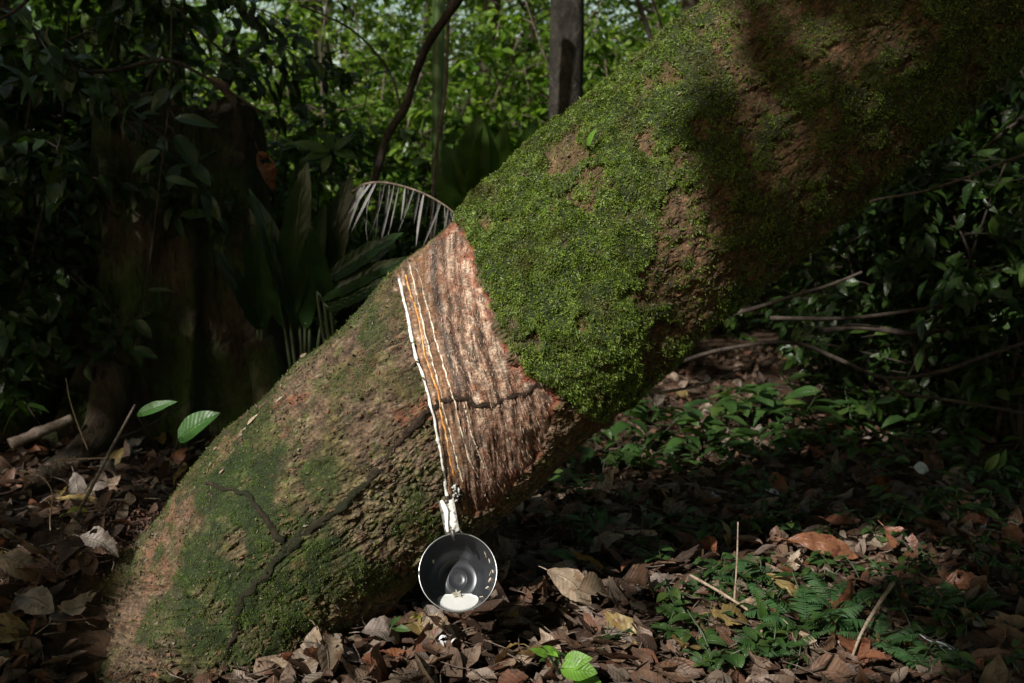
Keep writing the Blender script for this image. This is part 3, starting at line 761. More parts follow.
    sroot = empty('metal_spout', top); tag(sroot, 'bent metal spout smeared with white latex above the cup', 'spout')
    us = np.linspace(0, 1, 14); vs = np.linspace(-1, 1, 11)
    W = 16.5*1.52/F/2
    V = []
    for uu in us:
        for vv in vs:
            hgt = -.0035*(1-abs(vv)**2)+.004*(abs(vv) > .9)+.0006*vnoise(uu*9, vv*4, 1)
            V.append(dv*L*uu+sd*W*vv*(1-.10*uu)+nn*hgt)
    V = np.array(V); V2 = V-nn*.0010; nv = len(vs); nu = len(us)
    i, j = np.meshgrid(np.arange(nu-1), np.arange(nv-1), indexing='ij')
    Q = np.stack([i*nv+j, i*nv+j+1, (i+1)*nv+j+1, (i+1)*nv+j], -1).reshape(-1, 4)
    o_ = nu*nv
    bd = [k for k in range(nv)]+[r*nv+nv-1 for r in range(1, nu)]+[(nu-1)*nv+k for k in range(nv-2, -1, -1)]+[r*nv for r in range(nu-2, 0, -1)]
    bd = np.array(bd); b2 = np.roll(bd, -1)
    Qs = np.stack([bd, b2, b2+o_, bd+o_], -1)
    part('channel', mesh_np('channel', np.vstack([V, V2]), np.vstack([Q, Q[:, ::-1]+o_, Qs]), M_zinc), sroot)
    lp = [dv*L*t+sd*W*(-.62+.45*math.sin(t*5)*.5+.3*t)+nn*.0005 for t in np.linspace(0, .97, 16)]
    g = tube_geo(np.array(lp), np.interp(np.linspace(0, 1, 16), [0, .3, .7, 1], [.0028, .0042, .003, .002]), 8, .4, 200, flat=.5, nrm=nn)
    part('latex_trickle', mesh_np('latex_trickle', g[0], g[1], M_latex), sroot, 'white trickle of latex running down the channel')
    # dark nail-tab behind top, going into bark
    p_in, _ = surf(447, 500); p_in = p_in+np.array([0, .02, 0])-top
    g = MB().add(*tube([np.array([0, 0, 0])+dv*.004, p_in*.5, p_in], .003, n=8, seg=8))
    g.add(*tube([dv*L*.93+nn*(-.002), dv*L*1.08-nn*.004, dv*L*1.15-nn*.012], .0042, .002, n=8, seg=8))
    part('tab', g.build('tab', M_wire), sroot)
    # lump of clotted latex above the spout
    lm = MB()
    for k in range(16):
        a = R.uniform(0, 1); x = 455+R.uniform(-3, 3)+2*a; y = 483+a*16
        p, nn_ = surf(x, y, .003)
        lm.add(*tube_geo(np.array([p-LOC, p-LOC+R.normal(0, .002, 3)+np.array([0, -.001, -.002]), p-LOC+R.normal(0, .003, 3)+np.array([0, 0, -.004])]), np.array([.0012, R.uniform(.0015, .003), .0009]), 8, .4, 300))
    part('latex_clot', lm.build('latex_clot', plain_mat('clot', (.6, .6, .58), .5, nscale=300, stops=[(.4, (.08, .07, .07)), (.5, (.4, .39, .36)), (.7, (.6, .6, .57))])), LEAN, 'knobbly clot of grey and white latex')
cup_stuff()

# ------------------------------------------------------------------ plants: builders
def stem_path(p0, d, L, n=6, grav=.25, wig=.08):
    P = [np.array(p0, float)]; d = norm(np.array(d, float))
    for k in range(n):
        d = norm(d+np.array([0, 0, -grav/n])+R.normal(0, wig, 3)); P.append(P[-1]+d*L/n)
    return np.array(P)
def make_shrub(name, h, spread, nst, nbr, nlf, Ll, Wl, mat, smat, droop=.35, low=.15, r0=.014, us=(0, .35, .7, 1)):
    """woody plant: stems > side branches > twigs with leaves"""
    root = empty(name)
    st = MB(); P = []; D = []
    for s_ in range(nst):
        a = R.uniform(0, 6.28); b = np.array([R.normal(0, .06), R.normal(0, .06), -.05])
        path = stem_path(b, (math.cos(a)*spread*.25, math.sin(a)*spread*.25, 1), h*R.uniform(.75, 1.05), 7, .05, .07)
        st.add(*tube(path, r0*R.uniform(.7, 1.2), .004, 20, 6, rough=.15))
        for k in range(nbr):
            t = R.uniform(low, 1); i = t*(len(path)-1); i0 = min(int(i), len(path)-2); q = path[i0]+(path[i0+1]-path[i0])*(i-i0)
            aa = R.uniform(0, 6.28); bl = spread*R.uniform(.35, .8)*(1.1-.5*t)
            bp = stem_path(q, (math.cos(aa), math.sin(aa), R.uniform(.1, .8)), bl, 5, .7, .12)
            st.add(*tube(bp, .0045, .0015, 10, 4))
            for m in range(nlf):
                tt = R.uniform(.15, 1); ii = tt*(len(bp)-1); i1 = min(int(ii), len(bp)-2)
                P.append(bp[i1]+(bp[i1+1]-bp[i1])*(ii-i1)+R.normal(0, .025, 3)); D.append((bp[i1+1]-bp[i1])/bl*5*.6+R.normal(0, .75, 3)*np.array([1, 1, .4])+np.array([0, 0, -droop]))
    P = np.array(P); D = norm(np.array(D)); n = len(P)
    nr = norm(np.array([0, 0, 1])+R.normal(0, .45, (n, 3)))
    g = leaf_geo(P, D, nr, R.uniform(.65, 1.15, n)*Ll, R.uniform(.7, 1.1, n)*Wl, R.uniform(0, .4, n), R.uniform(.0, .5, n), us=us)
    part('stem', st.build('stem', smat), root)
    part('foliage', mesh_np('foliage', g[0], g[1], mat, uv=g[2]), root)
    return root
def place(o, first, loc, rz, sc, label, cat, group=None):
    c = o if first else copy_tree(o)
    c.location = [float(v) for v in loc]; c.rotation_euler = (R.normal(0, .04), R.normal(0, .04), rz); c.scale = (sc,)*3
    for k in ('label', 'category', 'group'):
        if k in c: del c[k]
    tag(c, label, cat, group)
    return c
class Proto:
    def __init__(s, o): s.o = o; s.used = False
    def put(s, loc, rz, sc, label, cat, group=None):
        c = place(s.o, not s.used, loc, rz, sc, label, cat, group); s.used = True
        return c

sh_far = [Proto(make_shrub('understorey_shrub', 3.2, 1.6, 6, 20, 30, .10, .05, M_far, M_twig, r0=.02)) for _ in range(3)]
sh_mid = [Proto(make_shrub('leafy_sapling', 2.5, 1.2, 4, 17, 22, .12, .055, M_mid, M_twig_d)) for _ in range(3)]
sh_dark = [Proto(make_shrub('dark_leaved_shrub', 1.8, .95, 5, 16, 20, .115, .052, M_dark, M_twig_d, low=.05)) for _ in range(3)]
sh_big = [Proto(make_shrub('broadleaf_sapling', 2.4, 1.1, 4, 12, 12, .20, .10, M_mid, M_twig_d)) for _ in range(2)]

def make_bough():
    root = empty('hanging_bough'); st = MB(); P = []; D = []
    mp = stem_path((0, 0, 0), (.75, 0, -.35), 1.1, 7, .5, .08); st.add(*tube(np.vstack([[-.9, 0, .75], [-.4, 0, .3], mp]), .014, .003, 24, 6))
    for k in range(16):
        t = R.uniform(.1, 1)*(len(mp)-1); i = min(int(t), len(mp)-2); q = mp[i]+(mp[i+1]-mp[i])*(t-i); a = R.uniform(0, 6.28)
        bp = stem_path(q, (.5+math.cos(a)*.6, math.sin(a)*.7, R.uniform(-.5, .2)), R.uniform(.2, .45), 4, .8, .1); st.add(*tube(bp, .003, .0012, 8, 4))
        for m in range(11):
            j = R.randint(1, len(bp)); P.append(bp[j]+R.normal(0, .03, 3)); D.append(bp[j]-bp[j-1]+R.normal(0, .13, 3)+[0, 0, -.05])
    P = np.array(P); n = len(P)
    g = leaf_geo(P, np.array(D), norm(np.array([0, -.3, 1])+R.normal(0, .35, (n, 3))), R.uniform(.05, .13, n), R.uniform(.03, .06, n), .2, R.uniform(.1, .5, n), us=(0, .2, .45, .7, .9, 1))
    part('stem', st.build('stem', M_twig_d), root); part('foliage', mesh_np('foliage', g[0], g[1], M_dark, uv=g[2]), root)
    return root
boughs = [Proto(make_bough()) for _ in range(2)]
for k, (px, py, Y, rz, sc, lb) in enumerate([
    (-40, -30, 2.9, .2, .8, 'dark leafy bough hanging into the top left corner'), (40, -80, 3.3, .5, .8, 'dark leafy bough above the left side of the stump'), (110, -90, 3.4, .1, .7, 'dark leafy bough hanging over the stump top'),
    (190, -140, 3.4, -.3, .55, 'dark leafy bough hanging right of the stump top'), (-60, 90, 3.2, .1, .85, 'dark leafy bough reaching in from the left edge at mid height'), (-50, 200, 3.0, .3, .7, 'lower dark leafy bough at the left edge beside the stump'),
    (1090, 70, 3.2, 3.0, .7, 'dark leafy bough coming in from the right edge under the trunk'), (1100, 200, 3.0, 3.4, .6, 'lower dark leafy bough at the right edge')]):
    boughs[k % 2].put(at(px, py, Y), rz, sc, lb, 'bough')

# tall trees (trunk + limbs + crown)
def make_tree(name, h, r, crown_h, crown_r, nl, mat, bmat, Ll=.16, Wl=.075, c0=.45, seed=0):
    root = empty(name)
    path = np.array([[0, 0, -.15], [R.normal(0, .03), R.normal(0, .03), h*.25], [R.normal(0, .08), R.normal(0, .08), h*.5], [R.normal(0, .15), R.normal(0, .15), h*.8], [R.normal(0, .2), R.normal(0, .2), h]])
    tp = catmull(path, 50)
    rr = r*(1-.65*np.linspace(0, 1, 50)**1.2)*(1+.5*np.exp(-np.linspace(0, 1, 50)*30))
    part('trunk', MB().add(*tube_geo(tp, rr, 20, .14, 9, seed)).build('trunk', bmat), root)
    lm = MB(); P = []; D = []
    ncl = max(10, nl//60)
    for k in range(ncl):
        t = R.uniform(c0, 1); i = int(t*49); q = tp[i]
        a = R.uniform(0, 6.28); L = crown_r*R.uniform(.4, 1)*(1.15-.5*t)
        bp = stem_path(q, (math.cos(a), math.sin(a), R.uniform(.1, .7)), L, 5, .3, .12)
        lm.add(*tube(bp, r*.22, .006, 10, 5))
        m = nl//ncl; tt = R.uniform(.35, 1, m)*(len(bp)-1)
        q = np.stack([np.interp(tt, np.arange(len(bp)), bp[:, c]) for c in range(3)], -1)
        P.append(q+R.normal(0, .17*crown_r/1.5, (m, 3))*np.array([1, 1, .7])); D.append(R.normal(0, 1, (m, 3))*np.array([1, 1, .4])+[math.cos(a)*.5, math.sin(a)*.5, -.35])
    P = np.concatenate(P); D = norm(np.concatenate(D)); n = len(P)
    g = leaf_geo(P, D, norm(np.array([0, 0, 1])+R.normal(0, .5, (n, 3))), R.uniform(.6, 1.2, n)*Ll, R.uniform(.7, 1.1, n)*Wl, .2, R.uniform(0, .4, n), us=(0, .4, 1))
    part('limbs', lm.build('limbs', bmat), root)
    part('crown', mesh_np('crown', g[0], g[1], mat, uv=g[2]), root)
    return root
def make_palm(name, nf, Lf, mat):
    root = empty(name)
    for f in range(nf):
        a = f/nf*6.28+R.uniform(-.3, .3); P = catmull(stem_path((0, 0, .1), (math.cos(a)*.7, math.sin(a)*.7, 1.5), Lf*R.uniform(.8, 1.1), 8, 1.6, .04), 40)
        T = norm(np.gradient(P, axis=0)); side = norm(np.cross(T, [0, 0, 1.])); mb = MB(); mb.add(*tube_geo(P, np.linspace(.012, .003, 40), 5)); idx = np.arange(8, 40)
        for sg in (-1, 1):
            n = len(idx); mb.add(*leaf_geo(P[idx], side[idx]*sg+T[idx]*.5+np.array([0, 0, -.25])+R.normal(0, .08, (n, 3)), np.array([0, 0, 1.])+R.normal(0, .2, (n, 3)), Lf*.28*np.sin(np.pi*(idx+2)/44)**.6, Lf*.022, .3, .45, us=(0, .2, .5, .8, 1), prof=(.5, 1, .9, .6, .05)))
        part('frond', mb.build('frond', mat), root)
    return root
palm = Proto(make_palm('understorey_palm', 9, 1.7, M_far))
far_broad = [Proto(make_shrub('broadleaf_shrub', 2.6, 1.5, 5, 15, 16, .20, .095, M_far, M_twig_d, r0=.02)) for _ in range(2)]
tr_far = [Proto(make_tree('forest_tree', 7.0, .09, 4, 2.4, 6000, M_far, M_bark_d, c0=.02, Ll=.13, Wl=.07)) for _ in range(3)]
tr_dk = [Proto(make_tree('slender_tree', 6, .055, 3, 1.3, 900, M_mid, M_bark_d, c0=.55)) for _ in range(2)]

def gl(px, Y, dz=0):
    x = (px-512)/F*Y
    return np.array([x, Y, float(gh(x, Y))+dz])

# centre background tree trunk
ct = make_tree('forest_tree', 8, .092, 3, 2.0, 1500, M_far, M_bark_g, c0=.7)
ct.location = gl(566, 5.1); tag(ct, 'straight grey tree trunk rising behind the upper edge of the leaning trunk', 'tree')
for k in KIDS[ct.name]:
    if k.name.startswith('trunk'): pass
# other trunks
for px, Y, sc, lb in [(24, 4.6, 1.15, 'slim dark tree standing at the far left edge'), (98, 6.0, 1.2, 'slim tree seen above the left side of the old stump'), (690, 7.0, 1.3, 'slim dark tree behind the top edge of the leaning trunk'),
                      (928, 5.2, 1.0, 'slim tree below the leaning trunk on the right'), (345, 7.5, 1.2, 'slim tree between the stump and the dark liana'), (470, 8.5, 1.4, 'slim tree far behind the dark liana, near the sunlit leaves'), (770, 6.2, 1.0, 'slim tree hidden mostly behind the leaning trunk')]:
    random.choice(tr_dk).put(gl(px, Y), R.uniform(0, 6), sc, lb, 'tree')

# layers of undergrowth
def region_words(px):
    return ('at the far left' if px < 150 else 'behind the old stump' if px < 290 else 'between the stump and the dark liana' if px < 400 else 'behind the hanging dead frond' if px < 500
            else 'around the straight grey trunk' if px < 640 else 'behind the leaning trunk' if px < 860 else 'to the right under the leaning trunk')
def scatter(protos, pxs, Y0, Y1, s0, s1, what, cat, group):
    for px in pxs:
        Y = R.uniform(Y0, Y1); px2 = px+R.uniform(-25, 25)
        protos[R.randint(len(protos))].put(gl(px2, Y), R.uniform(0, 6.28), R.uniform(s0, s1), f'{what} {region_words(px2)}', cat, f'{group} {region_words(px2)}')
scatter(tr_far, np.array([-250, -110, 30, 170, 310, 400, 460, 530, 590, 650, 760, 860, 1000, 1140, 1280]), 15, 20, 1.0, 1.35, 'tall leafy tree in the farthest rank', 'tree', 'farthest trees')
scatter(tr_far, np.array([-200, -40, 120, 330, 520, 800, 950, 1100, 1250]), 10.5, 13.5, .5, .8, 'bushy tree in the middle distance', 'tree', 'middle distance trees')
scatter(sh_far, np.linspace(-150, 1200, 15), 8.2, 10.5, .7, 1.1, 'bright green understorey shrub far back', 'shrub', 'far shrubs')
scatter(sh_far, np.linspace(240, 660, 9), 5.8, 7.8, .5, .8, 'sunlit yellow-green shrub', 'shrub', 'sunlit shrubs')
scatter(sh_mid, [-100, 0, 70, 160, 760, 860, 960, 1060, 1150], 5.2, 7.0, .6, .9, 'mid green leafy sapling', 'sapling', 'saplings')
scatter(sh_mid, [250, 330, 400, 470, 540, 620, 690], 5.0, 6.2, .34, .46, 'low mid green sapling', 'sapling', 'low saplings')
scatter(sh_dark, [320, 400, 480, 560, 640], 3.9, 4.6, .36, .46, 'knee high dark shrub', 'shrub', 'knee high dark shrubs')
scatter(sh_dark, [-120, -40, 720, 830, 900, 980, 1080, 1160], 4.4, 5.6, .5, .75, 'low dark shrub', 'shrub', 'low dark shrubs')
for px, Y, sc, lb in [(478, 6.6, .9, 'understorey palm with arching fronds above the leaning trunk'), (215, 5.8, .9, 'dim understorey palm behind the stump'), (905, 5.4, .75, 'understorey palm on the right under the leaning trunk'), (340, 8.0, 1.0, 'understorey palm far back between stump and liana')]:
    palm.put(gl(px, Y), R.uniform(0, 6), sc, lb, 'palm')
for px, Y, sc, lb in [(300, 5.6, .55, 'bright broad leaved shrub right of the stump'), (400, 6.2, .6, 'bright broad leaved shrub behind the dark liana'), (530, 6.0, .5, 'bright broad leaved shrub left of the straight grey trunk'), (640, 6.6, .65, 'bright broad leaved shrub right of the straight grey trunk'),
                      (100, 6.5, .8, 'broad leaved shrub behind the left side of the stump'), (840, 5.0, .4, 'broad leaved shrub low under the leaning trunk'), (990, 4.8, .5, 'broad leaved shrub near the right edge')]:
    far_broad[R.randint(2)].put(gl(px, Y), R.uniform(0, 6), sc, lb, 'shrub')
# nearer individual plants
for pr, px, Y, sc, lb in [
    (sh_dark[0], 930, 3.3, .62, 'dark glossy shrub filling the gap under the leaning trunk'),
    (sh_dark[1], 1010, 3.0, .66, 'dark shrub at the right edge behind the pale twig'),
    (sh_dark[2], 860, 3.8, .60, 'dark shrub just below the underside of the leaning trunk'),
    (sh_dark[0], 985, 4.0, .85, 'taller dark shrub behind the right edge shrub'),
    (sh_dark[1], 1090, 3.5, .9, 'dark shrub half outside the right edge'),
    (sh_dark[2], -10, 3.1, .75, 'dark shrub at the left edge beside the buttress roots'),
    (sh_dark[0], 55, 3.9, .95, 'dark shrub behind the left buttress of the stump'),
    (sh_big[0], 20, 4.2, .85, 'broad leaved sapling over the left edge of the stump'),
    (sh_big[1], 190, 4.4, .85, 'broad leaved sapling rising behind the stump'),
    (sh_big[0], 420, 4.9, .45, 'broad leaved sapling beside the green palm stalk'),
    (sh_mid[1], 285, 4.1, .52, 'leafy sapling right of the stump top'),
    (sh_mid[0], 130, 4.5, .80, 'leafy sapling left of the stump top'),
    (sh_mid[2], 480, 4.4, .36, 'leafy sapling above the dead frond'),
    ]:
    pr.put(gl(px, Y), R.uniform(0, 6.28), sc, lb, 'shrub' if 'shrub' in lb else 'sapling')

# ------------------------------------------------------------------ old buttressed stump
def stump():
    Y0 = 3.35
    c = gl(188, Y0); c[2] -= .05
    root = empty('old_stump', c); tag(root, 'big dark buttressed stump with a broken top among the undergrowth', 'stump')
    NZ, NTH = 150, 420
    z = np.linspace(0, 1, NZ); th = np.arange(NTH)/NTH*2*np.pi
    Z, TH = np.meshgrid(z, th, indexing='ij')
    topz = 1.12+.10*fbm(np.cos(TH)*2.2, np.sin(TH)*2.2, 5.5, 4)+.05*np.cos(TH-2.6)
    zz = Z*topz
    rb = .225+.14*np.exp(-zz*2.4)
    fl = 0
    for a, w_, amp in [(-1.9, .20, .30), (-.75, .22, .34), (-2.9, .24, .42), (.3, .25, .3), (1.5, .3, .3), (-2.4, .12, .20), (2.4, .3, .3), (-1.35, .10, .14)]:
        dd = np.angle(np.exp(1j*(TH-a-.25*zz)))
        fl = fl+amp*np.exp(-(dd/w_)**2)*(.75*np.exp(-zz*3.0)+.05)
    r = rb+fl
    X = r*np.cos(TH); Yv = r*np.sin(TH)
    r = r+.035*fbm(X*7, Yv*7, zz*3.5, 5, .6)+.012*(1-np.abs(fbm(TH*7, TH*0, zz*1.5, 3))*2)*.8
    X = r*np.cos(TH); Yv = r*np.sin(TH)
    V = np.stack([X, Yv, zz], -1)
    inner = V[-1].copy(); i1 = inner*np.array([.7, .7, 1]); i2 = i1*np.array([1, 1, 1])-np.array([0, 0, .35]); i2[:, :2] *= .7
    W = np.concatenate([V, i1[None], i2[None]])
    n, m = W.shape[:2]
    i = np.arange(n-1)[:, None]*m; j = np.arange(m)[None]; j2 = (j+1) % m
    Q = np.stack([i+j, i+j2, i+m+j2, i+m+j], -1).reshape(-1, 4)
    Wf = np.vstack([W.reshape(-1, 3), [0, 0, .75]])
    T3 = np.stack([(n-1)*m+np.arange(m), (n-1)*m+(np.arange(m)+1) % m, np.full(m, n*m)], -1)
    part('trunk', mesh_np('trunk', Wf, [Q, T3], M_stump), root)
    # long surface roots
    for k, pts in enumerate([[(-.35, -.2, .35), (-.42, -.3, .15), (-.55, -.42, .04), (-.72, -.55, .0), (-.9, -.6, -.04)], [(.30, -.25, .35), (.38, -.38, .12), (.46, -.55, .03), (.5, -.75, -.03)], [(-.1, -.4, .3), (-.13, -.5, .1), (-.2, -.7, .02), (-.2, -.9, -.04)]]):
        part('root', MB().add(*tube(pts, .06, .03, 30, 14, rough=.25, freq=12)).build('root', M_stump), root)
stump()

# ------------------------------------------------------------------ single plants behind the trunk
def tubething(name, label, cat, paths, mat, seg=10, rough=.2, freq=20, n=40):
    mb = MB()
    for path, r0, r1 in paths:
        mb.add(*tube([at(*p) if len(p) == 3 else p for p in path], r0, r1, n, seg, rough=rough, freq=freq))
    o = link(name, mb.build(name, mat)); tag(o, label, cat); return o
tubething('liana', 'dark woody liana curving up in front of the sunlit leaves', 'liana', [([(372, 190, 3.1), (388, 135, 3.1), (404, 110, 3.1), (414, 78, 3.1), (426, 48, 3.05), (444, 20, 3.0), (470, -14, 2.95), (520, -60, 2.9), (600, -150, 2.9)], .012, .014), ([(402, 112, 3.1), (388, 70, 3.12), (352, 30, 3.2), (300, 5, 3.3)], .004, .003)], M_twig_d)
tubething('liana', 'thin hanging liana just above the top edge of the leaning trunk', 'liana', [([(655, 60, 3.6), (648, 30, 3.6), (636, -5, 3.6), (620, -60, 3.6)], .009, .009)], M_twig_d)
tubething('liana', 'pale thin dead liana beside the dark one behind the trunk', 'liana', [([(668, 45, 3.9), (660, 20, 3.9), (650, -10, 3.9), (640, -60, 3.9)], .004, .004)], M_twig)
# palm stalk
o = tubething('palm_stalk', 'smooth green palm stalk standing behind the dead frond', 'palm stalk', [([(436, 330, 4.2), (437, 200, 4.2), (438, 70, 4.2), (440, -40, 4.2), (446, -180, 4.2)], .020, .030)], plain_mat('palm_green', (.045, .085, .018), .4, nscale=15, nvar=.25), 14, .05)
tubething('sapling_stem', 'thin brown bare stem beside the palm stalk', 'stem', [([(431, 260, 3.4), (433, 190, 3.4), (438, 140, 3.4), (446, 80, 3.4), (450, -60, 3.4)], .006, .006)], M_twig)

# dead palm frond, leaflets hanging
def dead_frond():
    root = empty('dead_palm_frond', at(400, 195, 2.4)); tag(root, 'dead grey palm frond with narrow white leaflets hanging behind the trunk', 'palm frond')
    L0 = np.array(root.location)
    rp = [at(352, 192, 2.5), at(366, 184, 2.45), at(388, 183, 2.4), (at(420, 192, 2.36)), at(447, 207, 2.32), at(462, 222, 2.3)]
    P = catmull(rp, 60)
    part('rachis', MB().add(*tube_geo(P-L0, np.linspace(.0035, .0018, 60), 8, .1, 30)).build('rachis', M_twig), root)
    M_fr = leaf_mat('frond_dead', [(.14, .135, .13), (.28, .27, .26), (.05, .045, .035)], .15, .5, False, (1, .95, .85), nscale=18)
    for side in (0, 1):
        for k in range(14):
            t = 6+k*3.7+side*1.8; q = P[int(min(t, 59))]-L0
            Lf = R.uniform(.07, .18)*(1.1-.2*k/14)
            d = np.array([-.22+R.normal(0, .12)-(.25 if k < 4 else 0), R.normal(0, .25)+(-.25 if side else .25), -1.0])
            g = leaf_geo(q[None], d[None], np.array([[R.normal(0, 1.0), -1, 0.3]]), Lf, R.uniform(.004, .008), .5, R.uniform(-.15, .3), us=(0, .15, .4, .7, 1), prof=(.4, .9, 1, .8, .08))
            part('leaflet', mesh_np('leaflet', g[0], g[1], M_fr, uv=g[2]), root)
dead_frond()

# broad upright leaves (ginger-like clumps)
def broad_plant(px, Y, leaves, label, mat=None, name='broad_leaf_plant'):
    c = gl(px, Y); root = empty(name, c); tag(root, label, 'plant')
    for (bx, by, tx, ty, wd, cv) in leaves:
        b = at(bx, by, Y)-c; t = at(tx, ty, Y-.15)-c; d = t-b; L = np.linalg.norm(d)
        us = np.linspace(0, 1, 14); prof = np.sin(np.pi*np.clip(us, 0, 1)**.8)**.7; prof[0] = .06; prof[-1] = .02
        g = leaf_geo(b[None], (d+np.array([0, 0, .25*L*cv]))[None], np.array([[R.normal(0, .4), -1, .5]]), L, wd*Y/F, .3, cv, us=us, prof=prof, cross=(-1, -.5, 0, .5, 1), wob=.004)
        part('leaf', mesh_np('leaf', g[0], g[1], mat or M_blade, uv=g[2]), root)
        st = tube([np.array([R.normal(0, .02), 0, -.02]), b*.5, b, b+d*.06], .007, .003, 14, 6)
        part('leaf_stalk', mesh_np('leaf_stalk', st[0], st[1], M_stem), root)
broad_plant(300, 2.9, [(290, 320, 298, 165, 34, .15), (300, 330, 262, 190, 28, .25), (310, 320, 345, 180, 36, .2), (285, 330, 240, 230, 24, .3), (320, 330, 372, 235, 26, .3), (305, 330, 318, 205, 30, .1)], 'clump of broad dark upright leaves between the stump and the leaning trunk')
broad_plant(345, 2.45, [(322, 285, 396, 232, 20, .1), (318, 300, 400, 258, 22, .2), (325, 310, 385, 280, 18, .2), (330, 300, 305, 240, 20, .3)], 'low plant with long grey-green blades pointing at the leaning trunk')
broad_plant(250, 3.05, [(262, 330, 250, 215, 22, .2), (258, 330, 226, 250, 18, .3), (262, 330, 278, 235, 20, .2)], 'small dark blade-leaved plant against the right side of the stump')
broad_plant(5, 3.2, [(5, 330, 12, 270, 22, .2), (0, 330, -20, 260, 22, .2), (6, 340, 38, 300, 16, .4)], 'green blade-leaved plant at the left edge beside the roots')
# broad sunlit leaves
broad_plant(470, 3.9, [(468, 210, 452, 150, 40, .3), (470, 200, 500, 132, 38, .3), (470, 215, 428, 160, 34, .4), (474, 215, 520, 165, 36, .4), (470, 200, 476, 118, 36, .2)], 'sunlit plant with broad green leaves just above the leaning trunk', M_mid)
broad_plant(505, 4.3, [(505, 200, 540, 150, 34, .3), (505, 200, 490, 128, 30, .3), (505, 190, 548, 128, 26, .4)], 'broad leaved plant beside the straight grey trunk', M_mid)

# ------------------------------------------------------------------ right side twigs and fallen branches
for nm, lb, pth, r0, r1, mt in [
    ('twig', 'pale bare twig reaching in from the right edge', [(855, 206, 2.5), (880, 199, 2.45), (920, 192, 2.4), (965, 178, 2.35), (1010, 160, 2.3), (1080, 135, 2.3)], .0028, .004, M_twig),
    ('fallen_branch', 'dark fallen branch rising toward the underside of the leaning trunk', [(700, 325, 3.0), (790, 297, 2.9), (830, 285, 2.85), (862, 272, 2.8)], .006, .004, M_twig_d),
    ('fallen_branch', 'long dark fallen branch arching across the ground on the right', [(680, 362, 2.7), (720, 350, 2.7), (790, 342, 2.7), (840, 360, 2.7), (885, 378, 2.65), (940, 372, 2.6), (985, 356, 2.6), (1050, 335, 2.6)], .0055, .006, M_twig_d),
    ('fallen_branch', 'thick rotten branch lying flat right of the leaning trunk', [(822, 331, 3.0), (860, 327, 3.0), (910, 333, 3.0), (960, 328, 3.0)], .010, .008, M_twig_d),
    ('fallen_branch', 'thin fallen branch forking below the long arching one', [(885, 378, 2.65), (900, 392, 2.6), (960, 402, 2.55), (1050, 418, 2.5)], .006, .004, M_twig_d),
    ('fallen_branch', 'straight dark stick lying in front of the rotten branch', [(770, 318, 2.9), (850, 318, 2.9), (930, 308, 2.9), (1000, 300, 2.9)], .006, .005, M_twig_d),
    ('twig', 'thin pale twig on the ground right of the moss edge', [(660, 393, 2.4), (700, 385, 2.4), (740, 370, 2.4)], .004, .002, M_twig),
    ('twig', 'pale grey stick slanting in the undergrowth at the right edge', [(975, 275, 3.0), (1000, 274, 3.0), (1040, 273, 3.0)], .006, .006, M_twig),
    ('log', 'weathered grey log end lying left of the stump roots', [(10, 445, 2.7), (40, 432, 2.75), (72, 419, 2.8)], .018, .014, M_twig),
    ('twig', 'thin dark stick leaning in the litter left of the trunk foot', [(58, 545, 2.0), (85, 500, 2.05), (108, 455, 2.1), (135, 405, 2.2)], .0045, .003, M_twig),
    ('twig', 'thin pale upright twig behind the leaning stick', [(88, 450, 2.3), (78, 425, 2.3), (70, 400, 2.3), (66, 378, 2.3)], .002, .0013, M_stick),
    ('twig', 'thin pale horizontal twig above the litter on the left', [(55, 460, 2.2), (80, 459, 2.2), (110, 458, 2.2)], .003, .002, M_stick),
    ('twig', 'curved pale rootlet dangling over the litter on the left', [(20, 470, 2.1), (40, 476, 2.05), (52, 492, 2.02), (50, 520, 2.0), (52, 545, 1.98)], .0016, .0012, M_stick),
    ('twig', 'long thin dark twig behind the leaning stick left of the trunk', [(115, 440, 2.4), (150, 425, 2.5), (190, 400, 2.6)], .004, .002, M_twig_d),
    ('dry_stalk', 'flat tan dry stalk lying diagonally among the ferns', [(893, 583, 1.74), (878, 605, 1.66), (862, 632, 1.58), (852, 657, 1.53)], .0042, .002, M_stick),
    ('twig', 'long pale twig lying across the litter near the fern', [(690, 575, 1.80), (720, 592, 1.74), (748, 610, 1.68)], .003, .0022, M_stick),
    ('twig', 'thin pale twig arching from litter onto the trunk foot', [(118, 648, 1.62), (125, 652, 1.6), (135, 665, 1.58), (143, 685, 1.56)], .0016, .0012, M_stick),
    ('twig', 'short broken twig stub standing in the litter at the left edge', [(12, 550, 1.8), (20, 565, 1.8), (24, 575, 1.8)], .003, .0025, M_stick),
    ('dry_stalk', 'thin upright dry grass stalk beside the fern', [(734, 604, 1.72), (737, 560, 1.71), (738, 522, 1.70)], .0018, .0012, M_stick),
    ('twig', 'thin twig lying under the cup in the brown litter', [(480, 680, 1.5), (500, 671, 1.52), (520, 660, 1.55)], .003, .002, M_stick),
    ]:
    tubething(nm, lb, {'twig': 'twig', 'fallen_branch': 'branch', 'log': 'log', 'dry_stalk': 'stalk'}[nm], [(pth, r0, r1)], mt, 8, .3, 60, 24)

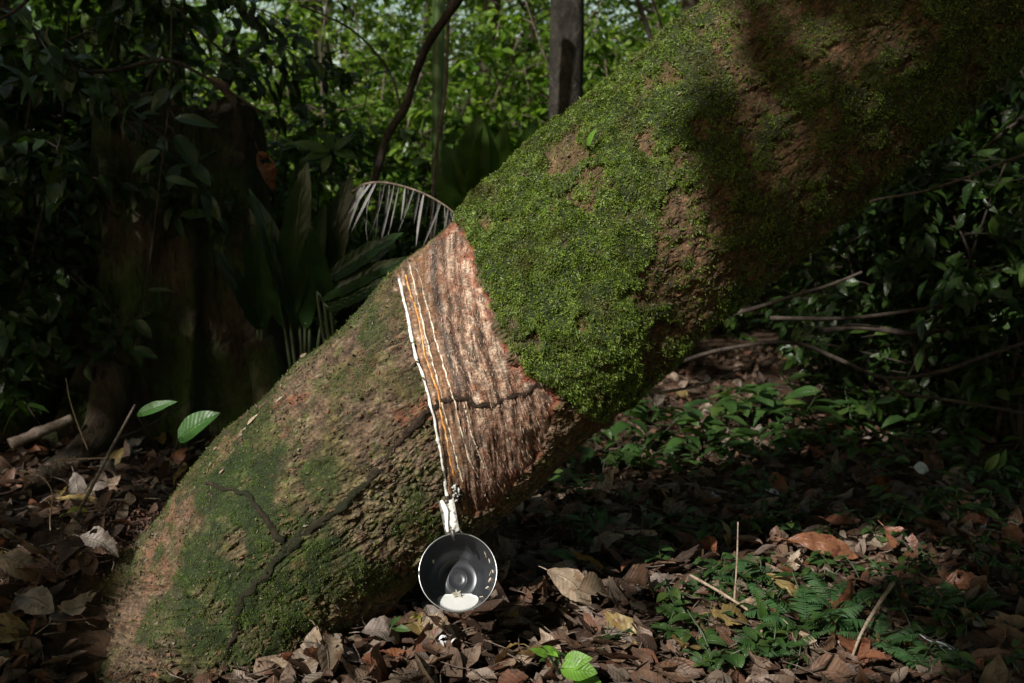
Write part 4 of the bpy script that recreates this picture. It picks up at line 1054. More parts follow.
# ------------------------------------------------------------------ leaf litter
def dead_leaf_mesh(color, L, W, curl, fold, seed, stalk=True):
    us = np.linspace(0, 1, 21)
    rs = np.random.RandomState(seed)
    prof = np.sin(np.pi*us**rs.uniform(.7, 1.05))**rs.uniform(.65, .95)*(1+.06*rs.normal(0, 1, 21)); prof[0] = .05; prof[-1] = .03
    V, Q, U = leaf_geo(np.array([[-L/2, 0, 0.]]), np.array([[1, 0, .0]]), np.array([[0, 0, 1.]]), L, W, fold, curl, us=us, prof=prof, cross=np.linspace(-1, 1, 13))
    x = V[:, 0]; y = V[:, 1]
    V[:, 2] += curl*L*.28+L*.09*vnoise(x*25+seed*3, y*25, seed)+L*.03*vnoise(x*90+seed*3, y*90, seed)
    sgn = rs.choice([-1, 1]); V[:, 2] += sgn*.8*(y*x)/L
    if seed % 3 != 0:
        cu = U[Q].mean(1); hole = vnoise(cu[:, 0]*5+seed*1.7, cu[:, 1]*1.6, seed*.7)+.35*np.abs(cu[:, 1])+.15*vnoise(cu[:, 0]*17, cu[:, 1]*5, seed)
        Q = Q[hole < rs.uniform(.45, .75)]
    mb = MB().add(V, Q, U)
    if stalk:
        b = V[6]; g = tube([b, b+np.array([-L*.1, 0, .002]), b+np.array([-L*.22, L*.03, -.002])], .0011, .0008, 6, 5); mb.add(*g)
    return mb.build('dead_leaf', DEAD[color])
DL = {c: [dead_leaf_mesh(c, .085*R.uniform(.8, 1.2), R.uniform(.034, .050), R.uniform(-.5, .9), R.uniform(-.2, .7), k*13+i, k % 2 == 0) for k in range(9)] for i, c in enumerate(DEAD)}
BV = BT
def in_trunk(p):
    px, py, _ = project(p)
    h = BT.find_nearest(Vector(p))
    q = h[0]; nn = h[1]
    return (Vector(p)-q).dot(Vector(p)-Vector(tuple(0*x for x in p))) is None
TRC = catmull([np.append(at(a, b, c), r) for a, b, c, r in CL], 200)
def near_trunk(P, m=0.0):
    P = np.atleast_2d(P); d = np.linalg.norm(P[:, None]-TRC[None, :, :3], axis=2)-TRC[None, :, 3]
    return d.min(1) < m
def zone(px, py):
    if px < 200: return 'left of the trunk foot'
    if py > 600 and px < 560: return 'on the floor below the cup'
    if px < 560: return 'in the shade behind the cup'
    if py > 570 and px < 720: return 'right of the cup'
    if py > 570: return 'around the fern'
    if px < 800: return 'under the leaning trunk'
    return 'on the right of the forest floor'
CN = {'brown': 'dark brown', 'tan': 'pale tan', 'grey': 'greyish', 'russet': 'reddish brown', 'ochre': 'yellowish brown'}
cnt = 0; tries = 0
while cnt < 285 and tries < 5000:
    tries += 1
    px = R.uniform(-15, 1040); py = 690-265*R.uniform(0, 1)**1.25
    p = ghit(px, py)
    if p[1] > 3.2 or near_trunk(p, .02)[0]: continue
    z = zone(px, py)
    w_ = [.28, .22, .22, .16, .12] if px < 750 else [.35, .1, .12, .3, .13]
    c = ['brown', 'tan', 'grey', 'russet', 'ochre'][R.choice(5, p=w_)]
    o = link('dead_leaf', DL[c][R.randint(9)])
    o.location = (p[0], p[1], p[2]+R.uniform(.018, .040)); s_ = R.uniform(.5, 1.25)
    o.scale = (s_, s_*R.uniform(.85, 1.15), s_)
    o.rotation_euler = (R.normal(0, .45), R.normal(0, .45), R.uniform(0, 6.28))
    tag(o, f'{CN[c]} dry leaf among the litter {z}', 'leaf', f'{CN[c]} dead leaves {z}'); cnt += 1
# notable single leaves
def named_leaf(px, py, L, W, c, ang, tilt, roll, label, curl=.4, fold=.3, lift=.035, name='dead_leaf', mat=None, seed=1):
    p = ghit(px, py); p[2] += lift; 
    me = dead_leaf_mesh(c, L, W, curl, fold, seed)
    if mat: me.materials.clear(); me.materials.append(mat)
    # move toward camera so the lifted leaf still falls on its pixel
    d = ray(px, py); p = p+d*(-(lift)/max(-d[2], .05))*.8*0
    o = link(name, me, loc=p); o.rotation_euler = (roll, tilt, math.radians(ang))
    tag(o, label, 'leaf'); return o
named_leaf(825, 566, .155, .05, 'russet', -12, .1, .75, 'long reddish brown leaf lying on its side behind the ferns', .3, .2, .04, seed=3)
named_leaf(899, 582, .085, .052, 'russet', -52, .45, .6, 'broad russet leaf standing up right of the fern', .2, .25, .085, seed=4)
named_leaf(30, 592, .095, .055, 'tan', 8, 0, .5, 'pale domed tan leaf at the left edge', .8, -.2, .05, seed=5)
named_leaf(38, 624, .085, .05, 'grey', -30, 0, .5, 'grey split leaf below the domed tan leaf at the left edge', .3, .3, .04, seed=6)
named_leaf(78, 634, .12, .038, 'tan', 66, -.3, .4, 'long pale leaf standing upright left of the trunk foot', .2, .3, .05, seed=7)
named_leaf(103, 567, .075, .042, 'grey', -10, .1, .5, 'curled grey leaf just left of the trunk foot', .5, .5, .04, seed=8)
named_leaf(15, 650, .08, .06, 'ochre', 20, 0, .4, 'yellow-brown leaf in the bottom left corner', .3, .3, .03, seed=9)
named_leaf(28, 535, .10, .05, 'brown', 12, 0, .3, 'brown leaf in the litter at the left edge above the tan leaf', .3, .3, .03, seed=10)
named_leaf(112, 490, .08, .06, 'grey', 30, .2, .4, 'crumpled grey leaf beside the leaning stick', .6, .5, .05, seed=11)
named_leaf(131, 446, .06, .03, 'russet', 60, .5, .3, 'small orange-brown leaf upright below the two green leaves', .3, .5, .05, seed=12)
named_leaf(733, 637, .085, .05, 'ochre', 8, 0, .5, 'wide yellow-brown leaf at the foot of the fern', .4, .2, .04, seed=13)
named_leaf(684, 668, .07, .05, 'ochre', 80, .2, .4, 'ochre veined leaf standing at the bottom right of the lime seedling', .2, .3, .04, seed=14)
named_leaf(572, 612, .10, .055, 'tan', -35, .1, .5, 'torn pale leaf in the sun right of the cup', .5, .3, .05, seed=15)
named_leaf(600, 618, .09, .05, 'tan', 20, .1, .5, 'crumpled tan leaf beside the torn pale leaf', .5, .6, .05, seed=16)
named_leaf(645, 612, .085, .05, 'brown', 5, .2, .4, 'warm brown curled leaf in the sunny patch', .6, .5, .05, seed=17)
named_leaf(388, 655, .09, .05, 'grey', 15, 0, .5, 'large greyish leaf below the cup on the left', .6, .3, .04, seed=18)
named_leaf(255, 664, .075, .04, 'brown', 70, .4, .4, 'brown pointed leaf standing against the trunk foot', .2, .6, .05, seed=19)
named_leaf(340, 668, .09, .05, 'grey', -8, 0, .4, 'dark grey leaf at the bottom edge below the trunk', .4, .3, .03, seed=20)
named_leaf(443, 655, .075, .045, 'tan', -20, .1, .4, 'tan leaf on the floor below the cup', .5, .4, .04, seed=21)
named_leaf(655, 420, .10, .06, 'grey', 70, .5, .3, 'large grey dead leaf against the moss edge', .3, .3, .08, seed=22)
named_leaf(683, 418, .07, .04, 'ochre', -40, .2, .3, 'ochre strip of leaf beside the large grey dead leaf', .3, .3, .08, seed=23)
named_leaf(788, 392, .06, .022, 'russet', -20, 0, .5, 'small orange leaf perched on the green herbs', .5, .3, .12, seed=24)
named_leaf(972, 600, .11, .05, 'russet', -15, 0, .4, 'reddish brown leaf right of the broad russet leaf', .3, .3, .03, seed=25)
M_pale = leaf_mat('leaf_pale_blue', [(.52, .55, .60), (.6, .62, .66)], .2, .4, False, (1, 1, 1))
M_yg = leaf_mat('leaf_yellow_green', [(.30, .36, .05), (.38, .40, .07)], .3, .4, True)
named_leaf(944, 449, .075, .022, 'tan', -12, 0, .6, 'pale whitish leaf on the dark ground at the right', .2, .1, .05, mat=M_pale, seed=26)
named_leaf(921, 483, .045, .036, 'tan', -10, 0, .9, 'round pale leaf below the whitish leaf at the right', .3, .1, .04, mat=M_pale, seed=27)
named_leaf(982, 540, .024, .014, 'tan', 90, .6, .3, 'small pale triangular leaf near the right edge', .2, .1, .03, mat=M_pale, seed=28)
named_leaf(715, 507, .04, .028, 'tan', 60, .3, .4, 'small bluish grey leaf in the shade under the trunk', .2, .2, .03, mat=M_pale, seed=29)
named_leaf(774, 504, .04, .014, 'grey', -30, 0, .4, 'narrow bluish leaf scrap under the leaning trunk', .2, .2, .03, mat=M_pale, seed=30)
named_leaf(600, 528, .035, .018, 'grey', 0, 0, .4, 'small bluish scrap of leaf behind the cup', .2, .2, .03, mat=M_pale, seed=31)
named_leaf(947, 668, .09, .014, 'tan', -62, .1, .5, 'thin pale strip of leaf at the bottom right', .2, .2, .03, mat=M_pale, seed=32)
named_leaf(85, 530, .075, .018, 'ochre', 42, -.3, .5, 'narrow yellow-green leaf in the litter left of the trunk', .8, .4, .05, name='fallen_leaf', mat=M_yg, seed=33)
named_leaf(418, 645, .040, .016, 'ochre', 70, .3, .5, 'small yellow-green leaf below the cup', .3, .5, .05, name='fallen_leaf', mat=M_yg, seed=34)
named_leaf(563, 578, .085, .030, 'grey', 10, 0, .5, 'flat dark green leaf in the shade right of the cup', .3, .1, .05, name='fallen_leaf', mat=M_herb, seed=35)

# the rest of the litter: one mass
def litter():
    n = 12500
    Y = 1.25+3.4*R.uniform(0, 1, n)**1.5; X = R.uniform(-1, 1, n)*(.62*Y+.2)
    P = np.stack([X, Y, gh(X, Y)+R.uniform(.0, .028, n)], -1)
    P = P[~near_trunk(P, .0)]; n = len(P)
    a = R.uniform(0, 6.28, n); D = np.stack([np.cos(a), np.sin(a), R.normal(0, .35, n)], -1)
    nr = norm(np.array([0, 0, 1.])+R.normal(0, .45, (n, 3)))
    L = R.uniform(.012, .085, n)
    g = leaf_geo(P-norm(D)*L[:, None]*.5, D, nr, L, L*R.uniform(.3, .6, n), R.uniform(-.3, .7, n), R.uniform(-.7, .9, n), us=(0, .12, .3, .5, .7, .88, 1), cross=(-1, -.5, 0, .5, 1), wob=.004)
    o = link('leaf_litter', mesh_np('leaf_litter', g[0], g[1], M_litter, uv=g[2])); tag(o, 'mass of small dry brown leaves and scraps covering the forest floor', 'leaf litter', kind='stuff')
    n = 3500
    Y = 1.25+2.6*R.uniform(0, 1, n)**1.4; X = R.uniform(-1, 1, n)*(.58*Y+.1)
    P = np.stack([X, Y, gh(X, Y)+R.uniform(.008, .038, n)], -1); P = P[~near_trunk(P, 0)]; n = len(P)
    mb = MB()
    a = R.uniform(0, 6.28, n); L = R.uniform(.012, .07, n)**1
    for k in range(n):
        d = np.array([math.cos(a[k]), math.sin(a[k]), R.normal(0, .25)])*L[k]
        mb.add(*tube_geo(np.array([P[k]-d*.5, P[k]+R.normal(0, .003, 3), P[k]+d*.5]), R.uniform(.0005, .0016)*np.array([1, .9, .6]), 4))
    o = link('twig_debris', mb.build('twig_debris', M_twig)); tag(o, 'fine broken twigs and rootlets strewn over the litter', 'twig debris', kind='stuff')
    # crumbs of bark and soil banked against the trunk foot
    n = 14000; px = 150+R.normal(0, 42, n); py = 540+R.normal(0, 75, n)
    Y = 1.7+R.uniform(0, .75, n); X = -.62+R.normal(0, .13, n)-(Y-1.7)*.05
    P = np.stack([X, Y, gh(X, Y)+R.uniform(0, .02, n)], -1); P = P[~near_trunk(P, -.02)]; n = len(P)
    g = leaf_geo(P, R.normal(0, 1, (n, 3)), R.normal(0, 1, (n, 3)), R.uniform(.003, .014, n), R.uniform(.002, .007, n), .5, .3, us=(0, .5, 1), cross=(-1, 0, 1))
    m = leaf_mat('duff', [(.03, .014, .010), (.08, .032, .02), (.13, .05, .03), (.2, .12, .09), (.06, .025, .016)], 0, .7, False)
    o = link('bark_crumbs', mesh_np('bark_crumbs', g[0], g[1], m, uv=g[2])); tag(o, 'reddish crumbs of rotten bark banked against the left of the trunk foot', 'bark crumbs', kind='stuff')
litter()

# white petals on the floor
pm = MB()
p0 = ghit(445, 673)
for k in range(12):
    q = p0+np.array([R.normal(0, .008), R.normal(0, .008), .055+R.uniform(0, .012)])
    pm.add(*leaf_geo(q[None], R.normal(0, 1, (1, 3))*np.array([1, 1, .3]), np.array([[0, 0, 1.]])+R.normal(0, .3, (1, 3)), .012, .006, .3, .4))
o = link('fallen_blossom', pm.build('fallen_blossom', plain_mat('white_petal', (.55, .55, .56), .5, nvar=.1))); tag(o, 'small white crumpled blossom on the litter below the cup', 'blossom')

# ------------------------------------------------------------------ herbs, ferns, seedlings
def make_herb(nl, h, Ll, Wl, mat, name='herb', spread=1.0):
    root = empty(name); st = MB(); P = []; D = []; N_ = []
    for s_ in range(max(1, nl//5)):
        a = R.uniform(0, 6.28)
        sp = stem_path((0, 0, -.01), (math.cos(a)*.5*spread, math.sin(a)*.5*spread, 1), h*R.uniform(.7, 1.1), 5, .3, .12)
        st.add(*tube(sp, .0020, .0008, 10, 5))
        for k in range(5):
            t = R.uniform(.35, 1)*(len(sp)-1); i = min(int(t), len(sp)-2); q = sp[i]+(sp[i+1]-sp[i])*(t-i); b = R.uniform(0, 6.28)
            P.append(q); D.append((math.cos(b), math.sin(b), R.uniform(-.3, .5))); N_.append(norm(np.array([0, -.25, 1])+R.normal(0, .25, 3)))
    P = np.array(P); n = len(P)
    us = np.linspace(0, 1, 9)
    g = leaf_geo(P, np.array(D), np.array(N_), R.uniform(.6, 1.1, n)*Ll, R.uniform(.8, 1.1, n)*Wl, R.uniform(.1, .4, n), R.uniform(.1, .6, n), us=us, cross=(-1, -.5, 0, .5, 1), wob=.002)
    part('stem', st.build('stem', M_stem), root); part('foliage', mesh_np('foliage', g[0], g[1], mat, uv=g[2]), root)
    return root
def make_fern(nf, Lf, name='fern'):
    root = empty(name)
    for f in range(nf):
        a = f/nf*6.28+R.uniform(-.3, .3); P = stem_path((0, 0, 0), (math.cos(a)*.8, math.sin(a)*.8, 1.0), Lf*R.uniform(.75, 1.1), 8, 1.0, .05)
        P = catmull(P, 26); T = norm(np.gradient(P, axis=0)); side = norm(np.cross(T, [0, 0, 1.])); mb = MB()
        mb.add(*tube_geo(P, np.linspace(.0013, .0005, 26), 4))
        idx = np.arange(3, 26); 
        for sg in (-1, 1):
            pl = Lf*.26*np.sin(np.pi*np.clip((idx+1)/28, 0, 1)**.8)
            mb.add(*leaf_geo(P[idx], side[idx]*sg+T[idx]*.45+np.array([0, 0, -.12])+R.normal(0, .06, (len(idx), 3)), np.cross(side, T)[idx]*1.0+R.normal(0, .1, (len(idx), 3)), pl, Lf*.030, .2, .25, us=(0, .2, .5, .8, 1), prof=(.6, 1, .9, .6, .05)))
        part('frond', mb.build('frond', M_fern), root)
    return root
def make_grass(nb, L, name='grass_tuft'):
    root = empty(name); n = nb
    a = R.uniform(0, 6.28, n); P = R.normal(0, .012, (n, 3))*np.array([1, 1, 0])
    g = leaf_geo(P, np.stack([np.cos(a)*.6, np.sin(a)*.6, np.ones(n)], -1), np.stack([np.cos(a)*.3, np.sin(a)*.3, .5*np.ones(n)], -1), R.uniform(.5, 1.1, n)*L, R.uniform(.003, .006, n), .4, R.uniform(.3, .9, n), us=np.linspace(0, 1, 7), prof=(.6, 1, 1, .9, .7, .4, .05))
    part('blades', mesh_np('blades', g[0], g[1], M_herb, uv=g[2]), root); return root
herbs = [Proto(make_herb(14, .13, .06, .021, M_herb, 'seedling_herb')) for _ in range(3)]
herbs_l = [Proto(make_herb(15, .17, .095, .045, M_herb, 'leafy_herb', 1.3)) for _ in range(2)]
small = [Proto(make_herb(10, .07, .030, .015, M_herb, 'small_herb')) for _ in range(3)]
ferns = [Proto(make_fern(7, .12)) for _ in range(2)]
grass = [Proto(make_grass(16, .11)) for _ in range(2)]
def zone_h(px, py):
    if px < 560: return 'behind the cup'
    if py > 560: return 'near the fern' if px > 680 else 'in the sunny litter right of the cup'
    if py > 470: return 'in the shade under the leaning trunk' if px < 800 else 'in the shade on the right'
    return 'beside the underside of the leaning trunk' if px < 800 else 'below the fallen branches on the right'
def herb_at(pr, px, py, sc, what, cat='herb', label=None, group=None, rz=None):
    p = ghit(px, py)
    if near_trunk(p, .03)[0]: return
    p[2] += .012
    z = zone_h(px, py)
    pr.put(p, R.uniform(0, 6.28) if rz is None else rz, sc, label or f'{what} {z}', cat, group or (None if label else f'{what}s {z}'))
for (px, py, pr, sc) in [(600, 465, 1, .9), (640, 455, 0, 1), (690, 440, 1, 1.1), (725, 430, 0, 1.1), (760, 425, 1, 1.15), (795, 435, 0, 1.2), (745, 455, 1, 1.0), (700, 470, 0, .9), (820, 450, 1, .9), (660, 480, 1, .7), (770, 465, 0, .9),
                         (860, 440, 0, 1.0), (900, 430, 1, 1.1), (950, 425, 0, 1.2), (1000, 430, 1, 1.2), (880, 470, 1, .8), (980, 475, 0, 1), (1020, 500, 1, .9), (640, 425, 1, .7), (840, 415, 1, 1.1), (930, 400, 1, 1.3), (1000, 395, 0, 1.3)]:
    herb_at(herbs_l[pr], px+R.uniform(-8, 8), py, sc, 'leafy green herb')
for _ in range(90):
    px, py = R.uniform(560, 1040), R.uniform(405, 560)
    herb_at(herbs[R.randint(3)], px, py, R.uniform(.5, 1.0), 'low green seedling', 'seedling')
for _ in range(100):
    px = R.uniform(660, 1040); py = R.uniform(520, 690)
    herb_at(small[R.randint(3)], px, py, R.uniform(.7, 1.4), 'small leaved creeping herb')
for _ in range(10):
    herb_at(small[R.randint(3)], R.uniform(500, 680), R.uniform(500, 680), R.uniform(.6, 1.0), 'small leaved creeping herb')
for px, py, k, sc, lb in [(805, 640, 0, 1.15, 'largest green fern with spreading fronds at the lower right'), (832, 615, 1, .95, 'fern just right of and behind the largest fern'), (745, 592, 1, .75, 'small pale fern beside the upright dry stalk'), (775, 668, 0, .8, 'fern at the bottom edge below the largest fern'),
                          (880, 655, 1, .8, 'fern right of the diagonal dry stalk'), (960, 620, 0, .8, 'dark fern below the reddish leaf at the right'), (700, 600, 1, .5, 'tiny fern in the sunny litter'), (925, 680, 0, .7, 'fern at the bottom edge near the pale strip')]:
    herb_at(ferns[k], px, py, sc, '', 'fern', lb)
for px, py in [(690, 560), (760, 560), (870, 540), (940, 560), (1000, 560), (720, 660), (900, 620), (990, 650), (640, 640), (1010, 610), (830, 520), (930, 520)]:
    herb_at(grass[R.randint(2)], px, py, R.uniform(.7, 1.2), 'thin grass tuft', 'grass')
# single leafy things
def leaf_plant(name, label, cat, base, leaves, mat, spine=None):
    """leaves: (px,py tip-less centre start, end px,py, width px, Y)"""
    root = empty(name, base); tag(root, label, cat); st = MB()
    for (x0, y0, x1, y1, wd, Y, tw) in leaves:
        a = at(x0, y0, Y)-base; b = at(x1, y1, Y-.02)-base; L = np.linalg.norm(b-a)
        us = np.linspace(0, 1, 13)
        g = leaf_geo(a[None], (b-a+np.array([0, 0, .1*L]))[None], np.array([[tw, -.8, .7]]), L*1.03, wd*Y/F, .25, .22, us=us, cross=(-1, -.6, -.3, 0, .3, .6, 1), wob=.0015)
        part('leaf', mesh_np('leaf', g[0], g[1], mat, uv=g[2]), root)
        if spine is None: s0 = np.zeros(3)
        else:
            SPc = catmull([at(*q) for q in spine], 60)-base; s0 = SPc[np.argmin(np.linalg.norm(SPc-a-np.array([0, 0, .03]), axis=1))]
        st.add(*tube([s0, s0+(a-s0)*.5+np.array([0, 0, .004]), a, a+(b-a)*.1], .0014, .0008, 10, 5))
    if spine: st.add(*tube([at(*q)-base for q in spine], .003, .0015, 50, 6, rough=.2))
    part('stem', st.build('stem', M_stem if spine is None else M_twig_d), root)
M_lime2 = leaf_mat('leaf_fresh', [(.035, .10, .02), (.05, .12, .024)], .35, .4, True)
leaf_plant('seedling', 'bright lime seedling leaves at the bottom edge right of the cup', 'seedling', ghit(566, 690), [(548, 655, 532, 651, 10, 1.43, 0), (566, 668, 604, 690, 22, 1.43, .3), (563, 664, 590, 660, 20, 1.43, -.3), (560, 668, 596, 674, 24, 1.42, 0), (560, 655, 545, 648, 9, 1.43, .2), (548, 652, 556, 656, 8, 1.43, .2)], M_lime)
leaf_plant('seedling', 'two heart shaped green leaves on thin stems left of the leaning trunk', 'seedling', ghit(170, 470)+np.array([0, 0, .0]), [(137, 415, 173, 402, 13, 2.15, .2), (178, 440, 214, 412, 30, 2.15, -.4)], M_lime2)
leaf_plant('seedling', 'narrow dark leaved seedling at the bottom beside the fern', 'seedling', ghit(772, 655), [(770, 650, 762, 592, 12, 1.62, .2), (772, 655, 778, 610, 10, 1.62, -.2), (810, 666, 878, 665, 9, 1.58, .2), (775, 655, 806, 668, 9, 1.6, .1)], M_herb)
leaf_plant('seedling', 'seedling with pointed pale green leaf in the dark right of the sunny herbs', 'seedling', ghit(1000, 480), [(985, 470, 1000, 455, 9, 2.0, 0), (995, 470, 1010, 452, 10, 2.0, .4)], M_herb)
leaf_plant('epiphyte', 'tiny bright green epiphyte growing from the moss on the trunk top', 'plant', surf(588, 150)[0], [(588, 146, 594, 130, 6, 1.58, 0), (586, 146, 580, 138, 4, 1.58, .2)], M_lime)
leaf_plant('herb', 'small green leaves pushing out below the trunk left of the cup', 'herb', ghit(400, 640), [(395, 628, 376, 632, 8, 1.62, 0), (392, 628, 410, 630, 8, 1.62, .3), (390, 626, 398, 618, 6, 1.62, .1)], M_herb)
# leaves hanging in the dark on the stump
leaf_plant('climber', 'climber with a few drooping green leaves hanging in front of the stump', 'climber', at(165, 330, 2.85), [(175, 118, 216, 126, 14, 2.75, 0), (176, 135, 196, 168, 18, 2.75, .2), (165, 178, 196, 186, 10, 2.75, .1), (136, 320, 150, 338, 12, 2.75, 0), (134, 348, 156, 358, 12, 2.75, .2), (160, 150, 130, 172, 14, 2.8, .1), (148, 290, 172, 291, 6, 2.8, .1), (170, 90, 150, 110, 16, 2.8, .1)], M_dark, [(176, -120, 2.9), (172, 0, 2.85), (170, 90, 2.8), (160, 180, 2.78), (150, 260, 2.76), (138, 350, 2.76)])
# leafy star sprig, upper left-centre
leaf_plant('sprig', 'sprig of pointed fresh leaves right of the stump top', 'sprig', at(330, 175, 3.0), [(330, 152, 288, 141, 12, 2.9, 0), (330, 152, 300, 160, 11, 2.9, .2), (332, 150, 322, 128, 11, 2.9, .2), (334, 150, 352, 136, 12, 2.9, 0), (334, 152, 358, 158, 12, 2.9, 0), (330, 154, 322, 172, 10, 2.9, 0)], M_mid)
o = named_leaf(262, 170, .13, .05, 'russet', 0, 0, 0, 'brown dead leaf hanging in the dark beside the stump hole', .3, .5, 0, seed=41)
o.location = at(268, 172, 3.0); o.rotation_euler = (1.3, 1.15, .3)
o = named_leaf(262, 170, .16, .06, 'brown', 0, 0, 0, 'large dead leaf draped over the broken top of the stump', .6, .3, 0, seed=42)
o.location = at(225, 92, 3.15); o.rotation_euler = (.5, .35, .1)
# drooping dead leaf sheath top
tubething('overhanging_branch', 'dark leafless branch crossing the top left corner', 'branch', [([(-30, 30, 2.6), (10, 14, 2.6), (35, -8, 2.6), (60, -40, 2.6)], .004, .005)], M_twig_d)
tubething('overhanging_branch', 'thin dark horizontal branch above the stump', 'branch', [([(60, 72, 3.0), (110, 71, 3.0), (150, 62, 3.0), (175, 62, 3.0), (210, 80, 3.0), (265, 114, 3.0)], .007, .004)], M_twig_d)

# ------------------------------------------------------------------ canopy added out of frame, its gaps cut to let sun through in patches
LIT = [  # polygons in the photograph's frame that the sun reaches; (polygon, chance kept clear, dapple)
 ([(150, 520), (175, 470), (240, 420), (310, 440), (370, 560), (400, 600), (330, 630), (260, 690), (120, 690), (130, 600)], 1.0, -.20),
 ([(200, 440), (300, 350), (450, 210), (560, 118), (705, -10), (720, 30), (650, 100), (680, 200), (675, 320), (620, 440), (520, 480), (480, 530), (520, 560), (510, 620), (440, 640), (400, 600), (360, 560), (300, 450), (230, 430)], 1.0, -.30),
 ([(640, 60), (760, -20), (1000, -20), (960, 90), (860, 170), (770, 280), (700, 320), (675, 300)], 1.0, .29),
 ([(520, 590), (600, 578), (720, 585), (740, 640), (720, 700), (500, 700), (510, 640)], 1.0, -.15),
 ([(230, 640), (420, 625), (500, 650), (510, 700), (220, 700)], 1.0, .12),
 ([(-10, 560), (60, 500), (130, 520), (130, 600), (100, 700), (-10, 700)], 1.0, .19),
 ([(-10, 455), (120, 430), (150, 500), (60, 520), (-10, 500)], 1.0, .26),
 ([(690, 535), (860, 535), (940, 555), (910, 690), (690, 690)], 1.0, -.06),
 ([(560, 430), (640, 400), (720, 375), (830, 385), (800, 440), (640, 475)], 1.0, .02),
 ([(400, 225), (450, 200), (455, 245), (400, 280)], 1.0, .0),
 ([(800, 60), (1040, 60), (1040, 440), (740, 440), (700, 340), (850, 230)], 1.0, .27),
 ([(-10, 0), (300, 0), (300, 90), (-10, 300)], 1.0, .24),
]
TARGETS = [(at(458, 572, 1.5), .10), (at(450, 510, 1.53), .06), (at(435, 225, 2.35), .07), (at(155, 408, 2.15), .05), (at(196, 426, 2.15), .06), (at(450, 490, 1.58), .05)]
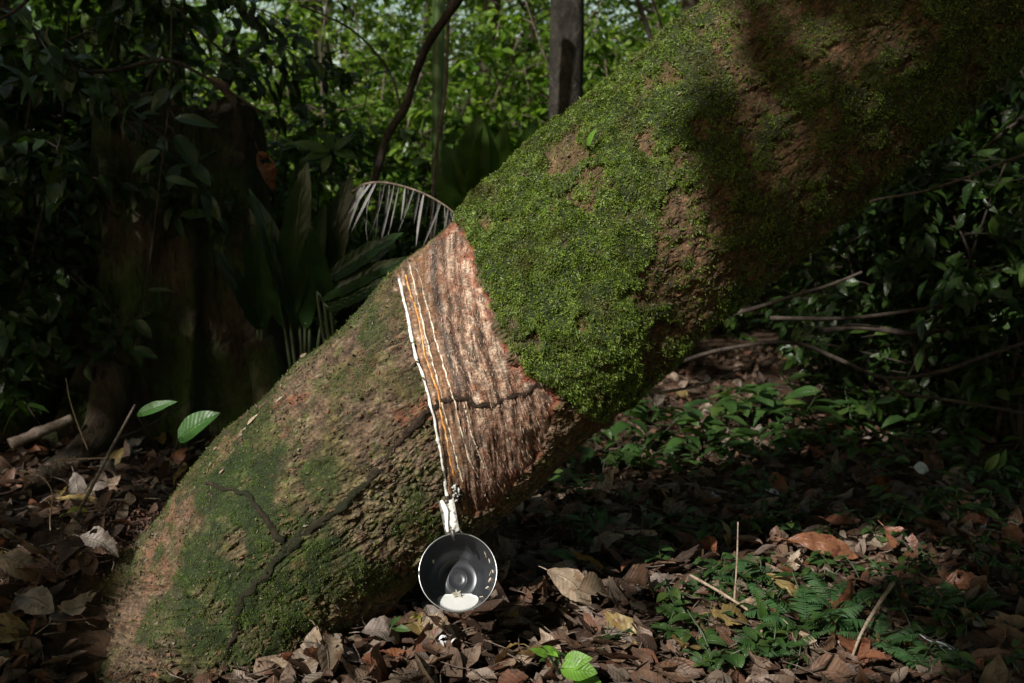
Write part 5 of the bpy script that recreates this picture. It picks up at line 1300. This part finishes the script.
def canopy():
    n = 135000
    # sample where the shadow should land on the ground, then climb toward the sun
    Yg = R.uniform(-7.0, 15, n); Xg = R.uniform(-1, 1, n)*(5.0+.6*np.maximum(Yg, 0))
    far = sstep(5.4, 6.2, Yg); cpx = 512+F*(Xg-.72)/np.maximum(Yg-1.08, 1)
    win = sstep(60, 230, cpx)*(1-sstep(720, 850, cpx))
    core = (Yg > .6) & (Yg < 5) & (np.abs(Xg) < 3.4)
    keep = (R.uniform(0, 1, n) > far*(.12+.87*win)) & (core | (R.uniform(0, 1, n) < .75))
    Yg, Xg = Yg[keep], Xg[keep]; n = len(Yg)
    H = R.uniform(3.6, 6.2, n)
    H = np.where(R.uniform(0, 1, n) < .5, R.uniform(3.6, 4.4, n), H)
    P = np.stack([Xg, Yg, 0*Xg], -1)+SUN_FROM*(H/SUN_FROM[2])[:, None]
    a = R.uniform(0, 6.28, n); D = np.stack([np.cos(a), np.sin(a), -.3+R.normal(0, .25, n)], -1); D = norm(D)
    nr = norm(SUN_FROM*.6+np.array([0, 0, 1.])+R.normal(0, .35, (n, 3)))
    L = R.uniform(.12, .22, n); W = L*R.uniform(.42, .55, n)
    s = norm(np.cross(D, nr))
    pts = [P, P+D*L[:, None], P+D*L[:, None]*.5, P+D*L[:, None]*.5+s*W[:, None]*.5, P+D*L[:, None]*.5-s*W[:, None]*.5]
    drop = np.zeros(n, bool)
    dirv = Vector(-SUN_FROM)
    for q in pts:
        # ground landing
        t = q[:, 2]/SUN_FROM[2]
        g = q-SUN_FROM*t[:, None]
        hit = g.copy(); ontr = np.zeros(n, bool)
        cand = np.where((g[:, 1] > .8) & (g[:, 1] < 3.6) & (np.abs(g[:, 0]) < 3))[0]
        for i in cand:
            h = BTL.ray_cast(Vector(q[i]), dirv)
            if h[0] is not None: hit[i] = h[0]; ontr[i] = True
        px, py, pz = project(hit)
        dn = fbm(hit[:, 0]*12, hit[:, 1]*12, hit[:, 2]*12+2, 2)
        for ki, (poly, pr, dap) in enumerate(LIT):
            ins = (sdist(px, py, poly) < 0) & (pz > .3) & (hit[:, 1] < (4 if ki < 9 else 5.2)) & (ontr if ki < 3 else ~ontr)
            drop |= ins & (dn > dap)
        for c_, r_ in TARGETS:      # small things the sun also reaches
            v = q-c_; along = v@SUN_FROM
            drop |= (np.linalg.norm(v-along[:, None]*SUN_FROM, axis=1) < r_) & (along > 0)
    P, D, nr, L, W, H = [x[~drop] for x in (P, D, nr, L, W, H)]
    # nothing of it may hang into the picture
    px, py, pz = project(P); vis = (pz > 0) & (py > -60) & (py < 760) & (px > -90) & (px < 1110)
    P, D, nr, L, W = [x[~vis] for x in (P, D, nr, L, W)]
    # share the leaves among six added, unseen trees round the clearing
    bases = [(-4.5, -1.0), (-6.0, 3.6), (-1.6, -4.5), (2.6, -2.8), (5.2, 2.5), (-7.0, 8.2), (1.2, 1.0e9)][:6]
    words = ['behind the viewer on the left', 'to the left of the clearing', 'straight behind the viewer', 'behind the viewer on the right', 'to the right of the clearing', 'far to the left of the clearing']
    bb = np.array(bases); k = np.argmin(((P[:, None, :2]-bb[None])**2).sum(2), 1)
    for i, (bx, by) in enumerate(bases):
        m = k == i
        if m.sum() < 10: continue
        root = empty('added_shade_tree', (bx, by, float(gh(bx, by)))); tag(root, f'added unseen canopy tree, crown shaped to dapple the clearing, {words[i]}', 'tree')
        o_ = np.array(root.location)
        part('trunk', MB().add(*tube([(0, 0, -.1), (.05, 0, 1.5), (.1, .1, 3.5), (.1, .1, 5.5)], .17, .08, 24, 12, rough=.15, freq=8)).build('trunk', M_bark_d), root)
        q = P[m]-o_
        g = leaf_geo(q, D[m], nr[m], L[m], W[m], .15, .2, us=(0, .45, 1))
        part('crown', mesh_np('crown', g[0], g[1], M_canopy, uv=g[2]), root)
        lm = MB()
        for j in R.choice(len(q), min(26, len(q)), replace=False):
            e = q[j]; s0 = np.array([.1, .1, 3.2+R.uniform(0, 1.5)])
            pxx, pyy, pzz = project(np.array([(s0+e)/2+o_])); 
            lm.add(*tube([s0, (s0+e)/2+np.array([0, 0, .3]), e], .03, .006, 10, 5))
        # branches would print hard lines over the sunlit patches, so keep those off them
        if True:
            part('limbs', lm.build('limbs', M_bark_d), root)
Gl = G['V'].reshape(*G['shape'], 3)[::8, ::8]
nn_, mm_ = Gl.shape[:2]
i, j = np.meshgrid(np.arange(nn_-1), np.arange(mm_), indexing='ij')
BTL = BVHTree.FromPolygons([tuple(v) for v in Gl.reshape(-1, 3)], np.stack([i*mm_+j, (i+1)*mm_+j, (i+1)*mm_+(j+1) % mm_, i*mm_+(j+1) % mm_], -1).reshape(-1, 4).tolist())
canopy()
# dense unseen trees added round the clearing to close the sky at the sides
RING = [(4.2, -3.0, 'behind the viewer to the right'), (6.4, 0.2, 'at the right side of the viewer'), (8.0, 8.0, 'far beyond the right edge'), (-9.8, 5.4, 'far beyond the left edge of the picture'), (1.5, -6.0, 'straight behind the viewer'), (9, 3.0, 'deep in the wood on the right'), (-8.8, 2.2, 'deep in the wood on the left'), (5.6, -6.5, 'deep in the wood behind the viewer')]
for k, (x, y, wd) in enumerate(RING):
    tr_far[k % 3].put((x, y, float(gh(x, y))), k*1.3, .95, 'added unseen bushy tree blocking skylight, ' + wd, 'tree')

# crown of the leaning tree itself, out of frame to the upper right
def lean_crown():
    tip = G['tip']; lm = MB(); P = []; D = []
    for k in range(16):
        a = R.uniform(0, 6.28); e = tip+np.array([.8+math.cos(a)*1.3, math.sin(a)*1.5, R.uniform(.3, 1.6)])
        bp = catmull([tip-LOC-.02, (tip+e)/2-LOC+R.normal(0, .12, 3), e-LOC], 14); lm.add(*tube_geo(bp, np.linspace(.06, .012, 14), 7))
        m = 130; P.append(bp[R.randint(5, 14, m)]+R.normal(0, .3, (m, 3))); D.append(R.normal(0, 1, (m, 3))*np.array([1, 1, .4]))
    P = np.concatenate(P); D = np.concatenate(D); n = len(P)
    g = leaf_geo(P, D, norm(np.array([0, 0, 1.])+R.normal(0, .4, (n, 3))), R.uniform(.12, .2, n), .07, .2, .3, us=(0, .4, 1))
    part('limbs', lm.build('limbs', M_bark_d), LEAN); part('crown', mesh_np('crown', g[0], g[1], M_canopy, uv=g[2]), LEAN)
lean_crown()
print('SUNDIR', SUN_FROM, 'objects', len(bpy.data.objects))
